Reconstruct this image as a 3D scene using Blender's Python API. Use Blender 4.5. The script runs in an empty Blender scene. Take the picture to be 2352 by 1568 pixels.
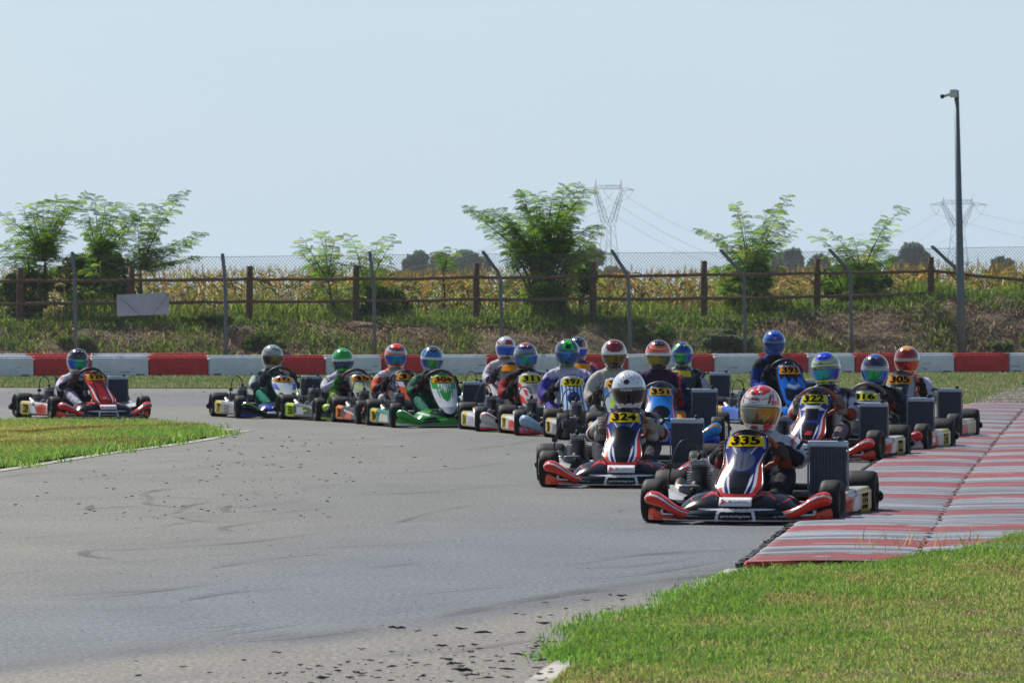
import bpy, bmesh, math, random
import numpy as np
from mathutils import Vector, Matrix
R = math.radians
random.seed(7); rng = np.random.default_rng(11)
scene = bpy.context.scene
COL = scene.collection

# ------------------------------------------------------------------ camera
FD, CX, CY0, HC = 11760.0, 1176.0, 701.0, 1.3      # focal length (px of a 2352 wide picture), centre, horizon row, eye height
cam_d = bpy.data.cameras.new("camera")
cam = bpy.data.objects.new("camera", cam_d); COL.objects.link(cam)
cam_d.sensor_width = 36.0; cam_d.lens = 36.0 * FD / 2352.0
cam_d.clip_start = 0.5; cam_d.clip_end = 6000
cam.location = (0, 0, HC)
cam.rotation_euler = (R(90) - math.atan((784 - CY0) / FD), 0, 0)
cam_d.dof.use_dof = True; cam_d.dof.focus_distance = 33.5; cam_d.dof.aperture_fstop = 17
scene.camera = cam
# ------------------------------------------------------------------ sky and sun
SUN_EL, SUN_AZ = 47.0, 38.0       # azimuth: degrees to the left of straight ahead (the sun stands behind the scene)
w = bpy.data.worlds.new("World"); scene.world = w; w.use_nodes = True
nt = w.node_tree; bg = nt.nodes["Background"]
sky = nt.nodes.new("ShaderNodeTexSky"); sky.sky_type = 'NISHITA'; sky.sun_disc = False
sky.sun_elevation = R(SUN_EL); sky.sun_rotation = R(-SUN_AZ)
sky.air_density = 1.0; sky.dust_density = 0.5; sky.ozone_density = 1.0; sky.altitude = 0
# pale summer haze low in the sky, clear blue higher up
hz = nt.nodes.new("ShaderNodeMix"); hz.data_type = 'RGBA'
tcw = nt.nodes.new("ShaderNodeTexCoord"); sx = nt.nodes.new("ShaderNodeSeparateXYZ"); nt.links.new(tcw.outputs['Generated'], sx.inputs[0])
hm = nt.nodes.new("ShaderNodeMapRange"); hm.inputs[1].default_value = 0.0; hm.inputs[2].default_value = 0.26; hm.inputs[3].default_value = 0.93; hm.inputs[4].default_value = 0.0
nt.links.new(sx.outputs['Z'], hm.inputs[0]); nt.links.new(hm.outputs[0], hz.inputs[0]); nt.links.new(sky.outputs[0], hz.inputs[6])
cn = nt.nodes.new("ShaderNodeTexNoise"); cn.inputs['Scale'].default_value = 2.2; cn.inputs['Detail'].default_value = 7      # faint high cloud
cm = nt.nodes.new("ShaderNodeMapping"); cm.inputs['Scale'].default_value = (1, 1, 5); nt.links.new(tcw.outputs['Generated'], cm.inputs[0]); nt.links.new(cm.outputs[0], cn.inputs['Vector'])
cr = nt.nodes.new("ShaderNodeMix"); cr.data_type = 'RGBA'; cr.inputs[6].default_value = (6.3, 8.25, 10.1, 1); cr.inputs[7].default_value = (7.5, 9.1, 10.4, 1)
cl_ = nt.nodes.new("ShaderNodeMapRange"); cl_.inputs[1].default_value = 0.35; cl_.inputs[2].default_value = 0.7; nt.links.new(cn.outputs[0], cl_.inputs[0]); nt.links.new(cl_.outputs[0], cr.inputs[0])
nt.links.new(cr.outputs[2], hz.inputs[7])
nt.links.new(hz.outputs[2], bg.inputs[0]); bg.inputs[1].default_value = 0.088
sl = bpy.data.lights.new("sun", 'SUN'); sl.energy = 5.0; sl.angle = R(0.5); sl.color = (1.0, 0.955, 0.88)
so = bpy.data.objects.new("sun", sl); COL.objects.link(so)
sd = Vector((-math.sin(R(SUN_AZ)) * math.cos(R(SUN_EL)), math.cos(R(SUN_AZ)) * math.cos(R(SUN_EL)), math.sin(R(SUN_EL))))
so.rotation_euler = sd.to_track_quat('Z', 'Y').to_euler(); so.location = (0, 40, 30)
scene.view_settings.view_transform = 'Standard'; scene.view_settings.look = 'None'
scene.view_settings.exposure = 0.0; scene.view_settings.gamma = 1.0

# thin summer haze: one closed box round everything
def haze_box():
    bm = bmesh.new(); bmesh.ops.create_cube(bm, size=1.0)
    for v in bm.verts: v.co = Vector((v.co.x * 3400, 750 + v.co.y * 1700, 19 + v.co.z * 41))
    me = bpy.data.meshes.new('haze'); bm.to_mesh(me); bm.free(); o = bpy.data.objects.new('haze', me); COL.objects.link(o); o['kind'] = 'stuff'
    m = bpy.data.materials.new('haze'); m.use_nodes = True; n = m.node_tree.nodes; n.remove(n['Principled BSDF'])
    v = n.new('ShaderNodeVolumePrincipled'); v.inputs['Density'].default_value = 0.00018; v.inputs['Color'].default_value = (0.86, 0.93, 1.0, 1); v.inputs['Anisotropy'].default_value = 0.3
    m.node_tree.links.new(v.outputs[0], n['Material Output'].inputs['Volume']); me.materials.append(m)
haze_box()
# ------------------------------------------------------------------ helpers
def gd(y): return FD * HC / (y - CY0)                       # distance of a ground point seen in row y
def gp(x, y, z=0.0):
    d = gd(y); return ((x - CX) * d / FD, d, z)
def at(x, y, d): return ((x - CX) * d / FD, d, HC - (y - CY0) * d / FD)
def lin(c):
    c = np.asarray(c, float) / 255.0
    return np.where(c <= 0.04045, c / 12.92, ((c + 0.055) / 1.055) ** 2.4)
def smooth(a, b, x):
    t = np.clip((x - a) / (b - a), 0, 1); return t * t * (3 - 2 * t)

def empty(name, label, cat, loc=(0, 0, 0), rz=0, group=None):
    o = bpy.data.objects.new(name, None); COL.objects.link(o)
    o.location = loc; o.rotation_euler = (0, 0, rz); o.empty_display_size = 0.2
    o['label'] = label; o['category'] = cat
    if group: o['group'] = group
    return o
def tag(o, label=None, cat=None, group=None, kind=None):
    if label: o['label'] = label
    if cat: o['category'] = cat
    if group: o['group'] = group
    if kind: o['kind'] = kind
    return o
def link(name, data, mat=None, parent=None, loc=None, rot=None, label=None):
    o = bpy.data.objects.new(name, data); COL.objects.link(o)
    if mat is not None and not data.materials: data.materials.append(mat)
    if parent: o.parent = parent
    if loc is not None: o.location = loc
    if rot is not None: o.rotation_euler = rot
    if label: o['label'] = label
    return o
def npmesh(name, V, F, C=None, sm=False, nper=None, uv=None):
    """V (n,3), F (m,k) constant-size faces, C (n,3) linear vertex colours"""
    V = np.asarray(V, np.float32); F = np.asarray(F, np.int32)
    me = bpy.data.meshes.new(name); k = F.shape[1]
    me.vertices.add(len(V)); me.vertices.foreach_set('co', V.ravel())
    me.loops.add(F.size); me.loops.foreach_set('vertex_index', F.ravel())
    me.polygons.add(len(F)); me.polygons.foreach_set('loop_start', np.arange(0, F.size, k, dtype=np.int32))
    try: me.polygons.foreach_set('loop_total', np.full(len(F), k, np.int32))
    except Exception: pass
    me.polygons.foreach_set('use_smooth', np.full(len(F), sm))
    me.update(calc_edges=True)
    if C is not None: setcol(me, C)
    return me
def setcol(me, C):
    C = np.asarray(C, np.float32)
    if C.ndim == 1: C = np.tile(C, (len(me.vertices), 1))
    a = me.color_attributes.new('Col', 'FLOAT_COLOR', 'POINT')
    a.data.foreach_set('color', np.concatenate([C, np.ones((len(C), 1), np.float32)], 1).ravel())

class MB:
    """collects boxes, tubes and grids into ONE mesh, with vertex colours"""
    def __init__(s): s.v = []; s.f = []; s.c = []; s.sm = []
    def add(s, V, F, c=(0.5, 0.5, 0.5), sm=False):
        b = len(s.v); V = [tuple(map(float, p)) for p in V]; s.v += V
        s.f += [tuple(i + b for i in f) for f in F]; s.sm += [sm] * len(F)
        c = np.asarray(c, float)
        s.c += [tuple(c)] * len(V) if c.ndim == 1 else [tuple(x) for x in c]
        return s
    def box(s, c0, size, c=(0.5,)*3, bev=0.0, rot=None):
        x, y, z = [a / 2 for a in size]
        if bev <= 0:
            V = [(i * x, j * y, k * z) for i in (-1, 1) for j in (-1, 1) for k in (-1, 1)]
            F = [(0, 1, 3, 2), (4, 6, 7, 5), (0, 4, 5, 1), (2, 3, 7, 6), (0, 2, 6, 4), (1, 5, 7, 3)]
        else:
            bm = bmesh.new(); bmesh.ops.create_cube(bm, size=1.0)
            for q in bm.verts: q.co = Vector((q.co.x * 2 * x, q.co.y * 2 * y, q.co.z * 2 * z))
            bmesh.ops.bevel(bm, geom=bm.edges[:], offset=bev, segments=2, affect='EDGES', profile=0.5)
            bm.verts.index_update(); V = [tuple(q.co) for q in bm.verts]; F = [tuple(q.index for q in f.verts) for f in bm.faces]; bm.free()
        M = (rot.to_matrix() if rot is not None and hasattr(rot, 'to_matrix') else rot)
        V = [(M @ Vector(p) if M is not None else Vector(p)) + Vector(c0) for p in V]
        return s.add(V, F, c)
    def tube(s, pts, r, n=8, c=(0.5,)*3, cap=True, close=False, rs=None, flat=1.0):
        pts = [Vector(p) for p in pts]; m = len(pts); V = []; up = None
        for i, p in enumerate(pts):
            if close: t = pts[(i + 1) % m] - pts[i - 1]
            else: t = pts[min(i + 1, m - 1)] - pts[max(i - 1, 0)]
            t = t.normalized() if t.length > 1e-9 else Vector((0, 0, 1))
            if up is None: up = Vector((0, 0, 1)) if abs(t.z) < 0.9 else Vector((0, 1, 0))
            a = t.cross(up).normalized(); b = a.cross(t).normalized(); up = b
            rr = rs[i] if rs is not None else r
            for k in range(n):
                an = 2 * math.pi * k / n
                V.append(p + a * math.cos(an) * rr + b * math.sin(an) * rr * flat)
        F = []
        for i in range(m if close else m - 1):
            for k in range(n):
                F.append((i * n + k, i * n + (k + 1) % n, ((i + 1) % m) * n + (k + 1) % n, ((i + 1) % m) * n + k))
        if cap and not close: F.append(tuple(range(n))[::-1]); F.append(tuple((m - 1) * n + k for k in range(n)))
        return s.add(V, F, c, True)
    def rev(s, prof, axis='x', n=24, c=(0.5,)*3, off=(0, 0, 0), close=False):
        """prof [(a, r)]: a along the axis, r the radius"""
        V = []
        for (a, r) in prof:
            for k in range(n):
                t = 2 * math.pi * k / n; u, v = r * math.cos(t), r * math.sin(t)
                p = {'x': (a, u, v), 'y': (u, a, v), 'z': (u, v, a)}[axis]
                V.append((p[0] + off[0], p[1] + off[1], p[2] + off[2]))
        m = len(prof); F = []
        for i in range(m if close else m - 1):
            for k in range(n):
                F.append((i * n + k, i * n + (k + 1) % n, ((i + 1) % m) * n + (k + 1) % n, ((i + 1) % m) * n + k))
        return s.add(V, F, c, True)
    def ball(s, p, r, c=(0.5,)*3, n=10, m=6, sc=(1, 1, 1)):
        V = []; F = []
        for i in range(m + 1):
            e = -math.pi / 2 + math.pi * i / m
            for k in range(n):
                t = 2 * math.pi * k / n
                V.append((p[0] + r * sc[0] * math.cos(e) * math.cos(t), p[1] + r * sc[1] * math.cos(e) * math.sin(t), p[2] + r * sc[2] * math.sin(e)))
        for i in range(m):
            for k in range(n): F.append((i * n + k, i * n + (k + 1) % n, (i + 1) * n + (k + 1) % n, (i + 1) * n + k))
        return s.add(V, F, c, True)
    def grid(s, P, C=(0.5,)*3, closeu=False):
        """P (nu, nv, 3)"""
        P = np.asarray(P, float); nu, nv = P.shape[:2]; F = []
        for i in range(nu if closeu else nu - 1):
            for j in range(nv - 1):
                a = i * nv + j; b = ((i + 1) % nu) * nv + j; F.append((a, b, b + 1, a + 1))
        C = np.asarray(C, float)
        return s.add(P.reshape(-1, 3), F, C if C.ndim == 1 else C.reshape(-1, 3), True)
    def mesh(s, name):
        me = bpy.data.meshes.new(name); me.from_pydata(s.v, [], s.f); me.update()
        me.polygons.foreach_set('use_smooth', s.sm); setcol(me, np.array(s.c, np.float32)); return me
    def build(s, name, mat, parent=None, loc=None, rot=None, label=None, solid=0, autos=False):
        o = link(name, s.mesh(name), mat, parent, loc, rot, label)
        if solid:
            m = o.modifiers.new('solid', 'SOLIDIFY'); m.thickness = solid; m.offset = -1
        return o

# ------------------------------------------------------------------ materials
def material(name, col=None, rough=0.6, metal=0.0, coat=0.0, bump=None, vary=None, trans=0.0, attr=True, spec=0.5, aniso=None):
    m = bpy.data.materials.new(name); m.use_nodes = True; N = m.node_tree; n = N.nodes; L = N.links
    b = n["Principled BSDF"]; b.inputs['Roughness'].default_value = rough; b.inputs['Metallic'].default_value = metal
    b.inputs['Coat Weight'].default_value = coat; b.inputs['Coat Roughness'].default_value = 0.08
    b.inputs['Specular IOR Level'].default_value = spec
    if attr and col is None:
        a = n.new('ShaderNodeAttribute'); a.attribute_name = 'Col'; src = a.outputs['Color']
    else:
        a = n.new('ShaderNodeRGB'); a.outputs[0].default_value = (*lin(col), 1); src = a.outputs[0]
    tc = n.new('ShaderNodeTexCoord')
    if vary:        # (scale, low, high): brightness varied by noise
        no = n.new('ShaderNodeTexNoise'); no.inputs['Scale'].default_value = vary[0]; no.inputs['Detail'].default_value = 6
        no.inputs['Roughness'].default_value = 0.65
        L.new(tc.outputs['Object'], no.inputs['Vector'])
        mr = n.new('ShaderNodeMapRange'); mr.inputs[1].default_value = 0.3; mr.inputs[2].default_value = 0.7
        mr.inputs[3].default_value = vary[1]; mr.inputs[4].default_value = vary[2]
        L.new(no.outputs[0], mr.inputs[0])
        mx = n.new('ShaderNodeVectorMath'); mx.operation = 'SCALE'; L.new(src, mx.inputs[0]); L.new(mr.outputs[0], mx.inputs['Scale'])
        src = mx.outputs[0]
    L.new(src, b.inputs['Base Color'])
    if bump:        # (scale, strength, distance)
        no = n.new('ShaderNodeTexNoise'); no.inputs['Scale'].default_value = bump[0]; no.inputs['Detail'].default_value = 5
        L.new(tc.outputs['Object'], no.inputs['Vector'])
        bp = n.new('ShaderNodeBump'); bp.inputs['Strength'].default_value = bump[1]; bp.inputs['Distance'].default_value = bump[2]
        L.new(no.outputs[0], bp.inputs['Height']); L.new(bp.outputs[0], b.inputs['Normal'])
    if trans > 0:
        t = n.new('ShaderNodeBsdfTranslucent'); L.new(src, t.inputs[0])
        ms = n.new('ShaderNodeMixShader'); ms.inputs[0].default_value = trans
        L.new(b.outputs[0], ms.inputs[1]); L.new(t.outputs[0], ms.inputs[2]); L.new(ms.outputs[0], n['Material Output'].inputs[0])
    return m
M = {}
M['gloss'] = material('gloss_plastic', rough=0.17, coat=0.0, vary=(9, 0.82, 1.08), bump=(9, 0.12, 0.006), spec=0.28)
M['helmet'] = material('helmet_paint', rough=0.18, coat=1.0)
M['visor'] = material('mirror_visor', rough=0.08, metal=0.6, coat=0.5)
M['cloth'] = material('suit_cloth', rough=0.85, bump=(22, 0.8, 0.03), vary=(30, 0.82, 1.1), spec=0.2)
M['glove'] = material('glove_cloth', rough=0.8, bump=(120, 0.5, 0.004), vary=(60, 0.75, 1.1), spec=0.25)
M['rubber'] = material('tyre_rubber', rough=0.62, vary=(14, 0.7, 1.35), bump=(160, 0.4, 0.003), spec=0.28)
M['metal'] = material('metal_parts', rough=0.35, metal=0.85, vary=(20, 0.75, 1.1))
M['dark'] = material('dark_parts', rough=0.5, vary=(20, 0.7, 1.2))
M['print'] = material('printed_sticker', rough=0.95, spec=0.0, vary=(14, .85, 1.05))
M['leaf'] = material('leaf', rough=0.5, trans=0.64, spec=0.2)
M['grass'] = material('grass_blade', rough=0.5, trans=0.6, spec=0.35)
M['bark'] = material('bark', rough=0.9, vary=(30, 0.6, 1.2))
M['wood'] = material('weathered_wood', rough=0.85, vary=(12, 0.6, 1.25), bump=(30, 0.6, 0.02))
M['galv'] = material('galvanised_steel', rough=0.5, metal=0.3, vary=(5, 0.8, 1.1))
M['paintwall'] = material('barrier_paint', rough=0.7, vary=(3.0, 0.72, 1.05), bump=(12, 0.5, 0.02))
M['wire'] = material('wire', rough=0.5, metal=0.3)

# ------------------------------------------------------------------ painting by shapes (real paint schemes)
def inpoly(U, V, P):
    ins = np.zeros(U.shape, bool); n = len(P)
    for i in range(n):
        x1, y1 = P[i]; x2, y2 = P[(i + 1) % n]
        if y1 == y2: continue
        c = ((y1 > V) != (y2 > V)) & (U < (x2 - x1) * (V - y1) / (y2 - y1) + x1)
        ins ^= c
    return ins
def paint(U, V, base, shapes):
    C = np.empty(U.shape + (3,)); C[...] = lin(base)
    A = np.abs(U)
    for s in shapes:
        k, d, col = s[0], s[1], s[2]
        X = A if 'm' in k else U
        if k[0] == 'p': mk = inpoly(X, V, d)
        elif k[0] == 'e': mk = ((X - d[0]) / d[2]) ** 2 + ((V - d[1]) / d[3]) ** 2 < 1
        elif k[0] == 'r':
            q = ((X - d[0]) / d[2]) ** 2 + ((V - d[1]) / d[3]) ** 2; mk = (q < 1) & (q > d[4])
        elif k[0] == 'b': mk = (X > d[0]) & (X < d[1]) & (V > d[2]) & (V < d[3])
        elif k[0] == 's': mk = (np.sin(X * d[0] + V * d[1]) > d[2]) & (V > d[3]) & (V < d[4])
        C[mk] = lin(col)
    return C

# ------------------------------------------------------------------ lettering
_tc = {}
def text_data(s, bold, shear):
    key = (s, bold, shear)
    if key in _tc: return _tc[key]
    cu = bpy.data.curves.new('lettering', 'FONT'); cu.body = s; cu.offset = bold; cu.shear = shear; cu.resolution_u = 3; cu.size = 1
    ob = bpy.data.objects.new('lettering', cu); COL.objects.link(ob)
    dg = bpy.context.evaluated_depsgraph_get(); dg.update()
    me = bpy.data.meshes.new_from_object(ob.evaluated_get(dg))
    bm = bmesh.new(); bm.from_mesh(me); bmesh.ops.triangulate(bm, faces=bm.faces[:])
    V = np.array([q.co[:2] for q in bm.verts]); F = [tuple(q.index for q in f.verts) for f in bm.faces]; bm.free()
    bpy.data.objects.remove(ob); bpy.data.curves.remove(cu); bpy.data.meshes.remove(me)
    lo, hi = V.min(0), V.max(0); V = (V - (lo + hi) / 2) / (hi - lo)
    _tc[key] = (V, F); return _tc[key]
def lettering(name, fn, s, u0, v0, wu, hv, col, parent, mat=None, bold=0.0, shear=0.0, off=0.003, rot=0.0):
    V, F = text_data(s, bold, shear)
    P = []
    for (a, b) in V:
        a2, b2 = a * wu, b * hv
        if rot: a2, b2 = a2 * math.cos(rot) - b2 * math.sin(rot), a2 * math.sin(rot) + b2 * math.cos(rot)
        u, v = u0 + a2, v0 + b2; eu, ev = wu * .12, hv * .4
        p = Vector(fn(u, v)); pu = Vector(fn(u + eu, v)) - Vector(fn(u - eu, v)); pv = Vector(fn(u, v + ev)) - Vector(fn(u, v - ev))
        n = pu.cross(pv)
        n = n.normalized() if n.length > 0 else Vector((0, -1, 0))
        P.append(p + n * off)
    mb = MB(); mb.add(P, F, lin(col)); return mb.build(name, mat or M['print'], parent)
# ================================================================== SETTING
from mathutils import noise as mn
SL = 0.33
def LB(X): return 91.3 + SL * (X + 9.13)
def dline(x, o=0.0):
    k = (x - CX) / FD; return (91.3 + o + SL * 9.13) / (1 - SL * k)
def bank_h(X):
    return 0.90 + 0.05 * smooth(-9, 0, X) + 0.5 * smooth(3.6, 9.2, X)
def terrain(X, Y):
    t = Y - LB(X); h = bank_h(X)
    up = smooth(0.9, 4.1, t) * h
    dn = smooth(5.6, 8.5, t) * (h - 0.35)
    return up - dn

def ground_material(name, c1, c2, c3, s1, s2, rough=0.9, bumpd=0.02, bscale=30, spec=0.3, stretch=(1, 1, 1), speck=None):
    m = bpy.data.materials.new(name); m.use_nodes = True; n = m.node_tree.nodes; L = m.node_tree.links
    b = n['Principled BSDF']; b.inputs['Roughness'].default_value = rough; b.inputs['Specular IOR Level'].default_value = spec
    tc = n.new('ShaderNodeTexCoord'); mp = n.new('ShaderNodeMapping'); mp.inputs['Scale'].default_value = stretch
    L.new(tc.outputs['Object'], mp.inputs[0])
    def ramp(scale, ca, cb, lo, hi, prev=None, det=5):
        no = n.new('ShaderNodeTexNoise'); no.inputs['Scale'].default_value = scale; no.inputs['Detail'].default_value = det
        L.new(mp.outputs[0], no.inputs['Vector'])
        mr = n.new('ShaderNodeMapRange'); mr.inputs[1].default_value = lo; mr.inputs[2].default_value = hi; L.new(no.outputs[0], mr.inputs[0])
        mx = n.new('ShaderNodeMix'); mx.data_type = 'RGBA'; L.new(mr.outputs[0], mx.inputs[0])
        if prev is None: mx.inputs[6].default_value = (*lin(ca), 1)
        else: L.new(prev, mx.inputs[6])
        mx.inputs[7].default_value = (*lin(cb), 1); return mx.outputs[2]
    a = ramp(s1, c1, c2, 0.38, 0.62); a = ramp(s2, None, c3, 0.5, 0.72, a)
    if speck:       # (scale, low, high) grain of the stones
        no = n.new('ShaderNodeTexNoise'); no.inputs['Scale'].default_value = speck[0]; no.inputs['Detail'].default_value = 2
        L.new(tc.outputs['Object'], no.inputs['Vector'])
        mr = n.new('ShaderNodeMapRange'); mr.inputs[1].default_value = 0.25; mr.inputs[2].default_value = 0.75
        mr.inputs[3].default_value = speck[1]; mr.inputs[4].default_value = speck[2]; L.new(no.outputs[0], mr.inputs[0])
        vm = n.new('ShaderNodeVectorMath'); vm.operation = 'SCALE'; L.new(a, vm.inputs[0]); L.new(mr.outputs[0], vm.inputs['Scale']); a = vm.outputs[0]
    L.new(a, b.inputs['Base Color'])
    no = n.new('ShaderNodeTexNoise'); no.inputs['Scale'].default_value = bscale; no.inputs['Detail'].default_value = 4
    L.new(tc.outputs['Object'], no.inputs['Vector'])
    bp = n.new('ShaderNodeBump'); bp.inputs['Distance'].default_value = bumpd; bp.inputs['Strength'].default_value = 0.8
    L.new(no.outputs[0], bp.inputs['Height']); L.new(bp.outputs[0], b.inputs['Normal'])
    return m
M['asphalt'] = ground_material('asphalt', (110, 110, 104), (126, 122, 111), (94, 97, 98), 0.16, 0.42, rough=0.62, bumpd=0.006, bscale=55, spec=0.4, stretch=(0.5, 1.3, 1), speck=(30, 0.45, 1.55))
M['soil_grass'] = ground_material('grassy_soil', (84, 102, 48), (112, 120, 62), (124, 112, 74), 1.3, 0.8, bumpd=0.03)
M['bank'] = ground_material('dry_bank', (104, 88, 72), (132, 112, 88), (78, 88, 50), 2.2, 0.55, bumpd=0.12, bscale=5)
M['field'] = ground_material('field_soil', (96, 92, 50), (120, 104, 60), (80, 90, 44), 0.02, 0.05, bumpd=0.2, bscale=1)

def flat_poly(name, pts, z, mat, kind='structure', sub=0.0):
    bm = bmesh.new(); vs = [bm.verts.new((p[0], p[1], z)) for p in pts]; bm.faces.new(vs)
    bmesh.ops.triangulate(bm, faces=bm.faces[:])
    me = bpy.data.meshes.new(name); bm.to_mesh(me); bm.free()
    return tag(link(name, me, mat), kind=kind)
# ground: one sheet to the horizon
mb = MB(); xs = np.concatenate([np.linspace(-1650, -80, 8), np.linspace(-60, 60, 13), np.linspace(80, 1650, 8)]); ys = np.concatenate([[-90, -50], np.linspace(0, 90, 10), [95, 120, 300, 900, 1300, 1595]])
mb.grid(np.array([[(x, y, -0.06) for y in ys] for x in xs])); tag(mb.build('ground', M['field']), kind='structure')
def asphalt_painted():
    m = bpy.data.materials.new('track_asphalt'); m.use_nodes = True; n = m.node_tree.nodes; L = m.node_tree.links
    b = n['Principled BSDF']; b.inputs['Roughness'].default_value = 0.6; b.inputs['Specular IOR Level'].default_value = 0.4
    at_ = n.new('ShaderNodeAttribute'); at_.attribute_name = 'Col'; tc = n.new('ShaderNodeTexCoord'); src = at_.outputs[0]
    for (sc, det, st, lo, hi, a_, b_, rot) in [(0.9, 6, (0.35, 1.0, 1), .3, .7, .90, 1.09, .35), (7.0, 4, (0.5, 1.6, 1), .3, .7, .93, 1.07, .3), (42, 3, (1, .6, 1), .3, .7, .50, 1.5, 0), (110, 2, (1, .5, 1), .25, .75, .5, 1.5, 0), (150, 1, (1, .4, 1), .70, .76, 1.0, 2.4, 0)]:
        mp = n.new('ShaderNodeMapping'); mp.inputs['Scale'].default_value = st; mp.inputs['Rotation'].default_value = (0, 0, rot); L.new(tc.outputs['Object'], mp.inputs[0])
        no = n.new('ShaderNodeTexNoise'); no.inputs['Scale'].default_value = sc; no.inputs['Detail'].default_value = det; L.new(mp.outputs[0], no.inputs['Vector'])
        mr = n.new('ShaderNodeMapRange'); mr.inputs[1].default_value = lo; mr.inputs[2].default_value = hi; mr.inputs[3].default_value = a_; mr.inputs[4].default_value = b_; L.new(no.outputs[0], mr.inputs[0])
        vm = n.new('ShaderNodeVectorMath'); vm.operation = 'SCALE'; L.new(src, vm.inputs[0]); L.new(mr.outputs[0], vm.inputs['Scale']); src = vm.outputs[0]
    L.new(src, b.inputs['Base Color'])
    no = n.new('ShaderNodeTexNoise'); no.inputs['Scale'].default_value = 140; no.inputs['Detail'].default_value = 2; L.new(tc.outputs['Object'], no.inputs['Vector'])
    bp = n.new('ShaderNodeBump'); bp.inputs['Distance'].default_value = 0.004; bp.inputs['Strength'].default_value = 0.7; L.new(no.outputs[0], bp.inputs['Height']); L.new(bp.outputs[0], b.inputs['Normal'])
    return m
M['track'] = asphalt_painted()
X = np.concatenate([[-70, -30, -16], np.arange(-9, 9.01, .11), [16, 30, 70]]); Y = np.concatenate([[5, 10], np.arange(14, 42, .14), np.arange(42, 93, .35), [100]])
XX, YY = np.meshgrid(X, Y, indexing='ij'); PXX = CX + XX * FD / YY; PYY = CY0 + FD * HC / YY          # rows and columns of the lens, only used to place the worn line on the ground
nzA = np.array([mn.noise(Vector((x * .5, y * .22, 2))) for x, y in zip(XX.ravel(), YY.ravel())]).reshape(XX.shape); nzB = np.array([mn.noise(Vector((x * 2.2 + y * .5, y * .35, 7))) for x, y in zip(XX.ravel(), YY.ravel())]).reshape(XX.shape)
tan, mid, blue, edge_, dust = lin((116, 113, 103)), lin((107, 107, 102)), lin((101, 105, 109)), lin((86, 87, 87)), lin((126, 121, 111))
up = np.interp(PXX, [-400, 0, 300, 650, 1000, 1400, 1900], [1480, 1400, 1340, 1275, 1225, 1180, 1120]); lo = np.interp(PXX, [-400, 0, 350, 700, 1000, 1176, 1500, 1700, 1900], [1560, 1534, 1494, 1466, 1430, 1398, 1345, 1305, 1230])
C = np.empty(XX.shape + (3,)); C[...] = mid
w1 = np.clip(smooth(60, -190, PYY - up) * smooth(1500, 500, PXX + 1.6 * (PYY - 1000)) + .5 * nzA, 0, 1)[..., None]; C = C * (1 - w1) + tan * w1
w2 = (smooth(-45, 45, PYY - up + 40 * nzA) * smooth(30, -30, PYY - lo))[..., None] * .95; C = C * (1 - w2) + blue * w2
w4 = smooth(-6, 34, PYY - lo + 14 * nzA)[..., None]; C = C * (1 - w4) + dust * w4
w3 = (np.exp(-((PYY - lo + 8 * nzA) / 13) ** 2) * np.clip(.65 + nzB, 0, 1))[..., None]; C = C * (1 - w3) + edge_ * w3
w5 = (np.exp(-((PYY - lo - 62 - 10 * nzA) / 7) ** 2) * np.clip(.4 + nzB, 0, 1))[..., None] * .7; C = C * (1 - w5) + edge_ * w5
w6 = (smooth(940, 925, PYY) * smooth(893, 906, PYY))[..., None] * .75 * (1 - smooth(1500, 2000, PXX)[..., None]); C = C * (1 - w6) + lin((92, 94, 96)) * w6      # smooth dark line of the far straight
C = C * (1 + .10 * nzB[..., None])
nx, ny_ = XX.shape; V0 = np.stack([XX, YY, np.zeros_like(XX)], -1).reshape(-1, 3); ii = np.arange(nx - 1)[:, None] * ny_ + np.arange(ny_ - 1)[None, :]; F0 = np.stack([ii, ii + ny_, ii + ny_ + 1, ii + 1], -1).reshape(-1, 4)
tag(link('track', npmesh('track', V0, F0, C.reshape(-1, 3)), M['track']), kind='structure')
# bank with the terrain behind the barrier
X = np.linspace(-30, 32, 311); T = np.concatenate([np.linspace(0.2, 9.0, 60)])
P = np.zeros((len(X), len(T), 3))
for i, x in enumerate(X):
    for j, t in enumerate(T):
        y = LB(x) + t; rr = smooth(1.0, 1.8, t) * (1 - 0.6 * smooth(3.8, 4.6, t))
        nz = (mn.noise(Vector((x * 1.6, y * 1.9, 3))) * 0.13 + mn.noise(Vector((x * 5, y * 5, 9))) * 0.06) * rr
        P[i, j] = (x, y, terrain(x, y) + nz + 0.02)
mb = MB(); mb.grid(P); tag(mb.build('bank', M['bank']), kind='structure')

# ---- grass regions (outlines taken on the ground)
verge = [gp(*p) for p in [(-900, 888), (0, 890), (700, 893), (1300, 894), (1700, 895), (1900, 913), (2200, 931), (3100, 931)]]
verge = [(p[0], p[1]) for p in verge] + [(30, LB(30) + 0.6), (-30, LB(-30) + 0.6)]
flat_poly('verge', verge, 0.012, M['soil_grass'])
island = [gp(*p)[:2] for p in [(-900, 1160), (-300, 1108), (0, 1076), (64, 1066), (128, 1056), (224, 1041), (320, 1028), (416, 1015), (470, 1006), (500, 999), (470, 985), (416, 981), (330, 975), (200, 972), (0, 972), (-900, 972)]]
flat_poly('grass_island', island, 0.014, M['soil_grass'])
infield = [gp(*p)[:2] for p in [(1150, 1750), (1250, 1600), (1345, 1525), (1290, 1508), (1370, 1450), (1440, 1428), (1540, 1408), (1575, 1382), (1600, 1372), (1660, 1345), (1712, 1324), (1850, 1317), (2010, 1311), (2090, 1292), (2200, 1280), (2300, 1254), (2360, 1236), (3200, 1190), (4200, 1300), (4200, 1750)]]
flat_poly('infield', infield, 0.03, M['soil_grass'])

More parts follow.
